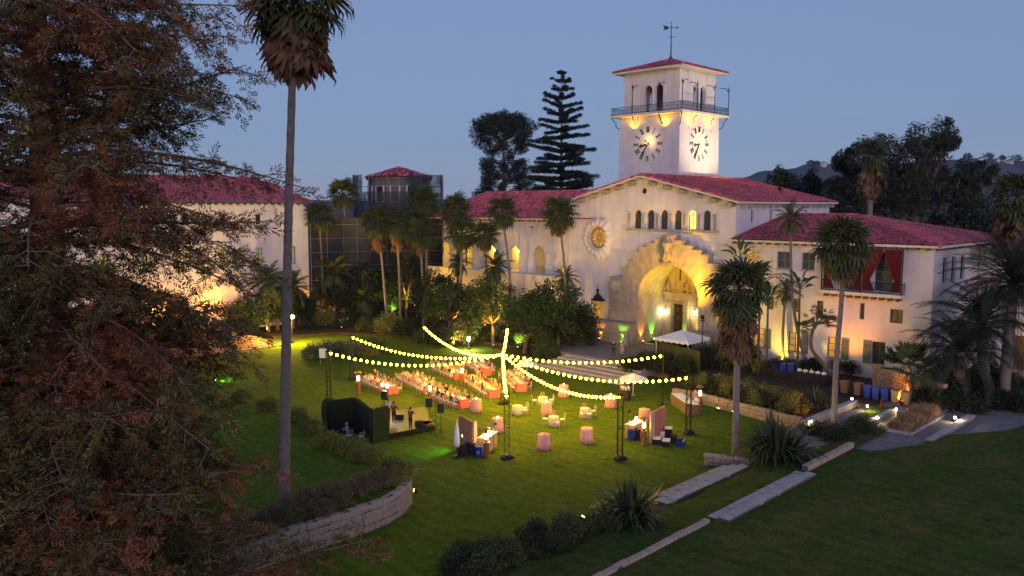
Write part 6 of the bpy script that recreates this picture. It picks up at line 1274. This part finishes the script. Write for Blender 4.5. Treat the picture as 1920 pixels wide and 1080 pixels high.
n = len(ring); m.v += [(x, y, 2.55) for x, y, k in ring]+[(x, y, 2.2+(.12 if k % 2 else 0)) for x, y, k in ring]; m.f = [(0, 1+i, 1+(i+1) % n) for i in range(n)]+[(1+i, 1+n+i, 1+n+(i+1) % n, 1+(i+1) % n) for i in range(n)]; m.m = [0]*(2*n); m.build('canopy', 'white_cloth', o)
person('person in patterned cream shirt standing before the board screen', at(1284, 690, .9), R(200), 'tray', 'tan', 'black', 'dark'); person('guest in dark suit standing on the plaza near the stone arch', at(1150, 668, .9), R(200), 'tray', 'black', 'black', 'dark'); person('guest in grey dress standing beside the dark suited one on the plaza', at(1166, 670, .9), R(180), 'stand', 'grey', 'tan', 'fair', True); person('person in white skirt walking on the left stairs', at(449, 645, .6), R(230), 'stand', 'maroon', 'white', 'dark', True)
o = thing('stone_pedestal', 'pale stone pedestal post at the arch plinth corner', 'post', (74.2, AC+AR+.4, .9)); MB().lathe([(.36, 0), (.36, .2), (.28, .25), (.26, 1.3), (.34, 1.4), (.3, 1.5), (.1, 1.6)], 12).build('shaft', 'slab', o)
# wheeled bins by the wall
def wheelie(label, px, py, m, grp):
    o = thing('wheeled_bin', label, 'bin', at(px, py, .9), R(180), grp); b = MB(); b.add([(-.24, -.22, .05), (.24, -.22, .05), (.24, .22, .05), (-.24, .22, .05), (-.3, -.3, 1.0), (.32, -.3, 1.0), (.32, .3, 1.0), (-.3, .3, 1.0)], [(0, 3, 2, 1), (4, 5, 6, 7), (0, 1, 5, 4), (1, 2, 6, 5), (2, 3, 7, 6), (3, 0, 4, 7)]); b.build('body', m, o); MB().box((-.35, -.33, 1.002), (.36, .33, 1.08)).build('lid', m, o); MB().tube([(-.38, -.28, 1.0), (-.38, .28, 1.0)], .02, 5).build('handle', 'black', o)
    for k in (-1, 1): MB().tube([(-.26, k*.24, .1), (-.26, k*.3, .1)], .1, 10).build('wheel', 'black', o)
for lab, px, py, m, g in (('brown wheeled bin half hidden by the palm trunk', 1583, 737, 'bin_brown', None), ('brown wheeled bin next to the blue bins', 1609, 741, 'bin_brown', None), ('blue wheeled bin beside a brown one', 1627, 746, 'bin_blue', 'blue wheeled bins'), ('blue wheeled bin in the middle of the three blue ones', 1643, 749, 'bin_blue', 'blue wheeled bins'), ('blue wheeled bin beside the tan bins', 1660, 752, 'bin_blue', 'blue wheeled bins'), ('tan wheeled bin next to a blue one', 1679, 755, 'bin_tan', None), ('tan wheeled bin by the stone wall end', 1698, 759, 'bin_tan', None)): wheelie(lab, px, py, m, g)
rubble_wall('garden_wall', 'dark stone garden wall behind the wheeled bins', [(p.x, p.y) for p in (at(1640, 722, .9), at(1690, 738, .9), at(1768, 762, .9))], 1.9, .45, .5, .3, .85, mname='rubble')
o = thing('bollard', 'small red hydrant post on the paved terrace', 'hydrant', at(1653, 766, .9)); MB().lathe([(.14, 0), (.1, .08), (.09, .5), (.13, .55), (.1, .68), (.03, .74)], 10).build('body', 'curtain', o); MB().tube([(-.16, 0, .42), (.16, 0, .42)], .05, 8).build('outlet', 'curtain', o)
# buffet table behind the hedge
c0, c1 = at(1432, 702, .82), at(1556, 722, .82); o = thing('buffet_table', 'long dark buffet table behind the hedge with serving dishes', 'table', c0.lerp(c1, .5), math.atan2((c1-c0).y, (c1-c0).x)); Lb = (c1-c0).length; cloth_box(Lb, .8, .78, seed=9).build('tablecloth', 'cloth_black', o)
for k, (t, m, w_) in enumerate(((.18, 'bin_blue', .35), (.3, 'bin_blue', .45), (.42, 'bin_blue', .4))):
    p = c0.lerp(c1, t); q = thing('storage_tub', ['blue tub at the buffet end by the palm trunk', 'larger blue tub in the middle of the buffet', 'blue tub next to the metal serving dishes'][k], 'tub', (p.x, p.y, 1.61), R(20)); b = MB(); b.box((-w_, -.28, 0), (w_, .28, .42+.1*k)); b.build('body', m, q); MB().box((-w_-.03, -.31, .423+.1*k), (w_+.03, .31, .47+.1*k)).build('lid', m, q)
for k in range(5):
    p = c0.lerp(c1, .55+.09*k); q = thing('chafing_dish', 'round steel chafing dish on the buffet', 'dish', (p.x, p.y, 1.61), 0, 'chafing dishes'); MB().lathe([(.22, 0), (.25, .12)], 12).build('pan', 'steel', q); MB().lathe([(.25, .125), (.22, .24), (.1, .31), (.02, .33)], 12).build('lid', 'plate', q, smooth=True)
# ---------------------------------------------------------------- lamps seen burning, plus spotlights added to brighten the rear palms
AMB, YEL, ORA, GRN, WRM, LIM = (1, .50, .015), (1, .62, .06), (1, .33, .03), (.22, 1, .06), (1, .78, .45), (.55, 1, .08)
LCOL = {'amber': AMB, 'yellow': YEL, 'orange': ORA, 'green': GRN, 'warm': WRM, 'lime': LIM, 'white': (1, .93, .82)}
def lens(c): return emis('lens_'+c, LCOL[c], 9.0)
def uplight(label, p, target, c, power, ang=70, blend=.6, r=.06, size=1.0, group=None, col=None):
    p = Vector(p); target = Vector(target); d = (target-p).normalized(); root = thing('ground_spotlight', label, 'spotlight', p, 0, group); q = d.to_track_quat('Z', 'Y')
    m = MB().lathe([(.06, -.02), (.10, 0), (.11, .16), (.125, .17), (.125, .2)], 10).build('housing', 'black', root, sc=size); m.rotation_euler = q.to_euler(); m.location = (0, 0, .12*size)
    l_ = MB().lathe([(.10, .201), (.06, .215)], 10).build('lens', lens(c), root, sc=size); l_.rotation_euler = q.to_euler(); l_.location = (0, 0, .12*size); MB().box((-.09*size, -.09*size, -.1), (.09*size, .09*size, .03)).build('base', 'black', root)
    L = bpy.data.lights.new('lamp', 'SPOT'); L.energy = power; L.color = col or LCOL[c]; L.spot_size = R(ang); L.spot_blend = blend; L.shadow_soft_size = r
    o = bpy.data.objects.new('lamp', L); COL.objects.link(o); o.parent = root; o.location = Vector((0, 0, .12*size))+d*.27*size; o.rotation_euler = (-d).to_track_quat('Z', 'Y').to_euler(); return root
def glow(parent, loc, c, power, r=.09):
    L = bpy.data.lights.new('lamp', 'POINT'); L.energy = power; L.color = LCOL[c]; L.shadow_soft_size = r; o = bpy.data.objects.new('lamp', L); COL.objects.link(o); o.parent = parent; o.location = loc; return o
def sconce(label, p, c, power, d=(-1, 0, 0)):
    root = thing('wall_lantern', label, 'lantern', p); D_ = Vector(d); MB().tube([D_*-.3, D_*-.05], .03, 5).build('arm', 'iron', root); MB().lathe([(.10, -.22), (.16, -.12), (.16, .14), (.1, .22)], 8).build('globe', emis('globe_'+c, LCOL[c], 10), root); MB().lathe([(.19, .225), (.12, .32), (.02, .42)], 8).build('cap', 'iron', root); glow(root, D_*(.38 if power < 200 else 1.1), c, power, .12)
def lamp_post(label, p, h, c, power, globe=.2):
    root = thing('lamp_post', label, 'street lamp', p); MB().lathe([(.2, 0), (.16, .3), (.07, .45), (.055, h-.3), (.1, h-.22)], 10).build('post', 'iron', root); MB().lathe([(.08, h-.2), (globe, h-.05), (globe, h+.15), (.08, h+.3)], 10).build('globe', emis('globe_post_'+c, LCOL[c], 45), root, smooth=True); MB().lathe([(globe*1.1, h+.305), (.03, h+.45)], 10).build('cap', 'iron', root); glow(root, (-globe*1.1, -globe*1.1, h+.05), c, power, .2)
# great arch
for i, (x, y, c) in enumerate(((74.4, 59.6, 'orange'), (74.4, 56.3, 'green'))): uplight('%s uplight grazing the arch plinth front' % c, (x, y, .9), (x+.25, y, 4), c, 260, 60)
for i, (x, c) in enumerate(((76.6, 'orange'), (78.8, 'green'))): uplight('%s uplight grazing the inner arch jamb' % c, (x, AC+AR-.35, .9), (x, AC+AR+.05, 4.5), c, 240, 60)
def mast_flood(label, p, h, target, c, power, ang, blend=.9):
    root = uplight(label, (p[0], p[1], p[2]+h), target, c, power, ang, blend, .15, 1.6); MB().tube([(0, 0, -h), (0, 0, 0)], .05, 6).build('post', 'black', root)
mast_flood('strong amber floodlight on a post facing the great arch', (70.6, 43.2, .85), 4.6, (76, 49.0, 9.2), 'amber', 4300, 62)
mast_flood('weak amber floodlight on a post below the rose window', (72.8, 66.0, .4), 6.0, (76.6, 60.5, 19.5), 'amber', 900, 50)
uplight('yellow uplight inside the arch for the left vault', (78.2, 47.9, .9), (78.2, 54.2, 8.3), 'amber', 1500, 60, .8)
uplight('green uplight at the back of the arch niche', (80.6, 51.4, .9), (80.7, 54.6, 8.5), 'lime', 260, 50, .8)
uplight('yellow uplight at the foot of the portal', (80.2, 50.0, .9), (81.2, 50.2, 6), 'yellow', 250, 70, .8)
sconce('glowing wall lantern left of the portal', (80.85, 54.7, 4.3), 'warm', 30); sconce('glowing wall lantern right of the portal', (80.85, 50.6, 4.6), 'warm', 30)
uplight('pale uplight washing the plain facade beside the rose window', (72.0, 65.0, .4), (77, 63.5, 8), 'white', 1500, 75, .95)
uplight('yellow uplight beside the window cage', (74.8, 62.0, .92), (76.8, 62.3, 5), 'yellow', 120, 80, .8)
# clock tower
for a in 'xy':
    P = clockP[a]; o = bpy.data.objects.new('lamp', bpy.data.lights.new('lamp', 'POINT')); o.data.energy = 30; o.data.color = (1, .60, .16); o.data.shadow_soft_size = .06; COL.objects.link(o); o.parent = tw; o.location = P(.3, .35, .72)
uplight('floodlight on the hall roof aimed at the tower face', (94.5, 47.2, 18.75), (93.2, 58, 27.5), 'warm', 2600, 80, .8, .1, 1.8, col=(1, .80, .48))
for k, (x, y, tx, ty) in enumerate(((TX-.55, TY+2.2, TX-.5, TY+2.2), (TX-.55, TY+7.0, TX-.5, TY+7.0), (TX+2.4, TY-.55, TX+2.4, TY-.5), (TX+6.8, TY-.55, TX+6.8, TY-.5))):
    L = bpy.data.lights.new('lamp', 'SPOT'); L.energy = 170; L.color = AMB; L.spot_size = R(140); L.spot_blend = 1; L.shadow_soft_size = .1; f_ = MB().box((x-.09-TX, y-.09-TY, 8.75), (x+.09-TX, y+.09-TY, 8.9)).build('balcony_lamp', 'gold', tw); o = bpy.data.objects.new('lamp', L); COL.objects.link(o); o.parent = tw; o.location = (x-TX, y-TY, 8.95); o.rotation_euler = (PI, 0, 0)
# arcade
for y, lab in ((91.6, 'end arch'), (84.4, 'middle bays'), (79.6, 'second bay')): sconce('glowing gallery lantern behind the arcade %s' % lab, (XL+3.2, y, 10.6), 'yellow', 60)
for y in (93, 89, 84.5, 79.5): uplight('amber uplight washing the arcade parapet', (74.2, y, .4), (76.6, y, 8.0), 'amber', 700 if y > 80 else 350, 75, .9, group='arcade parapet uplights')
uplight('soft amber uplight below the plain arcade bay', (73.5, 71.5, .4), (76.6, 71.5, 7), 'yellow', 160, 75, .9)
# right wing
uplight('bright yellow uplight at the wing wall behind the planting', (74.2, 36.9, .85), (76.5, 37.2, 4.2), 'yellow', 420, 100, .9); uplight('bright yellow uplight under the dragon tree', (74.0, 33.4, .85), (76.5, 33.4, 4.0), 'yellow', 340, 95, .9); uplight('orange uplight washing the wall below the balcony', (73.2, 30.6, .85), (76.5, 30.2, 6.8), 'orange', 620, 80, .9)
uplight('amber uplight at the facade and wing corner', (74.2, 41.2, .85), (76.7, 43.2, 8.5), 'amber', 600, 85, .9)
uplight('orange uplight under the broad fan palm', at(1690, 760, .9), at(1690, 745, .9)+Vector((1.2, .3, 3.0)), 'orange', 520, 90, .8)
uplight('orange uplight in the yucca clump', at(1520, 790, .9), at(1525, 768, .9)+Vector((.3, 0, 1.5)), 'orange', 160, 100, .8)
uplight('amber uplight beside the annex doorway', (88.2, 17.2, .9), (89.8, 17.6, 4), 'amber', 200, 90, .9)
# garden
lamp_post('lit lamp post with golden glow beside the left stairs', at(548, 644), 3.3, 'yellow', 2600, .34); lamp_post('short white garden lamp shining in front of the round trees', at(879, 656), 1.3, 'warm', 420, .16)
sconce('orange lantern beside the left wing door', (38.2, 101.6, 4.2), 'orange', 230, (0, -1, 0)); sconce('orange lantern between the left wing arches', (46.0, 101.6, 4.4), 'orange', 230, (0, -1, 0))
for i, (px, py, c, X, dz, pw) in enumerate(((970, 655, 'lime', 66, 5, 700), (1050, 655, 'lime', 68, 5, 600), (925, 652, 'yellow', 66, 5, 700), (850, 650, 'yellow', 66, 5, 600), (1000, 648, 'orange', 66, 3, 180), (1085, 655, 'lime', 70, 4, 300))):
    p = at(px, py, .05); uplight('%s uplight shining into the round trees %s' % (c, ['near the leaning trunk', 'nearest the arch', 'behind the banquet', 'at the arcade foot', 'at a trunk foot', 'beside the small dark tree'][i]), p, (p.x+1.5, p.y+.5, dz), c, pw*2.2, 110, .9)
for i, (px, py, c, pw) in enumerate(((640, 618, 'yellow', 500), (690, 612, 'yellow', 500), (735, 606, 'lime', 400), (776, 604, 'yellow', 600), (590, 606, 'orange', 500), (500, 622, 'yellow', 600), (612, 604, 'amber', 350))):
    p = at(px, py, .35); uplight('%s uplight among the palms of the rear bed' % c, p, p+Vector((.8, .8, 5)), c, pw*2.2, 100, .9, group='uplights among the rear palms')
for i, (px, py, tx, ty, X, c, pw) in enumerate(((655, 640, 640, 380, 66, 'yellow', 2600), (720, 640, 720, 420, 67, 'amber', 3000), (790, 640, 790, 400, 70, 'yellow', 3000), (860, 640, 860, 420, 72, 'amber', 2600), (950, 645, 945, 410, 71, 'yellow', 2200))):  # spotlights added to brighten the palm crowns, as bushes block the bed uplights
    uplight('added long throw %s spotlight at the lawn edge aimed at %s' % (c, ['the palm before the scaffold', 'the skirted palms', 'the palms at the arcade end', 'the palms over the first arches', 'the palm before the plain bay'][i]), at(px, py, .05), onx(tx, ty, X), c, pw, 34, .9)
uplight('green floodlight lying on the left lawn', at(400, 716), at(440, 712)+Vector((0, 0, .3)), 'green', 320, 110, .8); uplight('green garden light glowing beside the bank shrubs', at(1090, 978, .05), at(1112, 970, .3)+Vector((0, 0, .8)), 'lime', 60, 130, .8)
uplight('amber light bar on the lawn by the curved wall', at(782, 924), at(755, 918, .3), 'orange', 45, 120, .8); uplight('orange uplight washing the long planter wall', at(1345, 772), at(1350, 755, .8), 'orange', 130, 100, .8); uplight('green uplight at the long planter wall', at(1374, 778), at(1380, 760, .9), 'green', 160, 100, .8)
uplight('green floodlight behind the serving table shining over the lawn', at(1312, 760), at(1255, 800), 'green', 420, 70, .6); uplight('green floodlight by the brown backdrop shining towards the stage', at(872, 842)+Vector((0, 0, .9)), at(770, 850), 'green', 190, 85, .9)
for px, py, c, pw, lab in ((718, 741, 'orange', 70, 'orange stage lamp on its stand'), (727, 744, 'white', 60, 'white stage lamp on its stand')):
    p = at(px, py+38); root = thing('stage_lamp', lab, 'stage lamp', p); MB().tube([(0, 0, 0), (0, 0, 2.45)], .022, 6).build('pole', 'black', root); MB().lathe([(.3, 0), (.28, .03), (.03, .05)], 10).build('base', 'black', root); MB().lathe([(.06, 2.4), (.13, 2.5), (.13, 2.62), (.05, 2.7)], 10).build('head', emis('globe_'+c, LCOL[c], 10), root); glow(root, (.22, -.22, 2.55), c, pw)
for k, (px, py, z) in enumerate(((916, 846, 1.6), (1192, 818, 1.6))):
    root = thing('table_lamp', 'small glowing lamp on the %s bar' % ('left' if k == 0 else 'coral'), 'lamp', at(px, py)+Vector((0, 0, 1.1))); MB().lathe([(.06, 0), (.02, .03), (.02, .2)], 8).build('base', 'black', root); MB().lathe([(.09, .2), (.06, .36)], 10).build('shade', emis('globe_warm', WRM, 10), root); glow(root, (0, 0, .5), 'warm', 22, .06)
for i, (px, py, lab) in enumerate(((1520, 800, 'at the ramp start'), (1597, 756, 'at the ramp top'), (1644, 792, 'at the planter start'), (1680, 776, 'along the planter wall'), (1790, 792, 'on the terrace edge'), (1626, 770, 'by the lawn strip'))):
    root = thing('path_light', 'low path light %s' % lab, 'path light', at(px, py, .9)); MB().lathe([(.07, 0), (.05, .05), (.05, .3)], 8).build('post', 'black', root); MB().lathe([(.07, .3), (.09, .4), (.03, .46)], 8).build('globe', emis('globe_warm', WRM, 10), root); glow(root, (-.12, -.12, .42), 'warm', 22, .05)
# ---------------------------------------------------------------- evening air
hz = MB().box((-700, -700, -35), (3400, 3400, 330)); ho = hz.build('haze', mat('haze_air', (.5, .5, .5)))
hm = bpy.data.materials.new('haze'); hm.use_nodes = True; hn = hm.node_tree; hn.nodes.clear(); pv_ = hn.nodes.new('ShaderNodeVolumePrincipled'); pv_.inputs['Color'].default_value = (.62, .72, .95, 1); pv_.inputs['Density'].default_value = .00006; mo = hn.nodes.new('ShaderNodeOutputMaterial'); hn.links.new(pv_.outputs[0], mo.inputs['Volume'])
ho.data.materials.clear(); ho.data.materials.append(hm); tag(ho, kind='stuff')
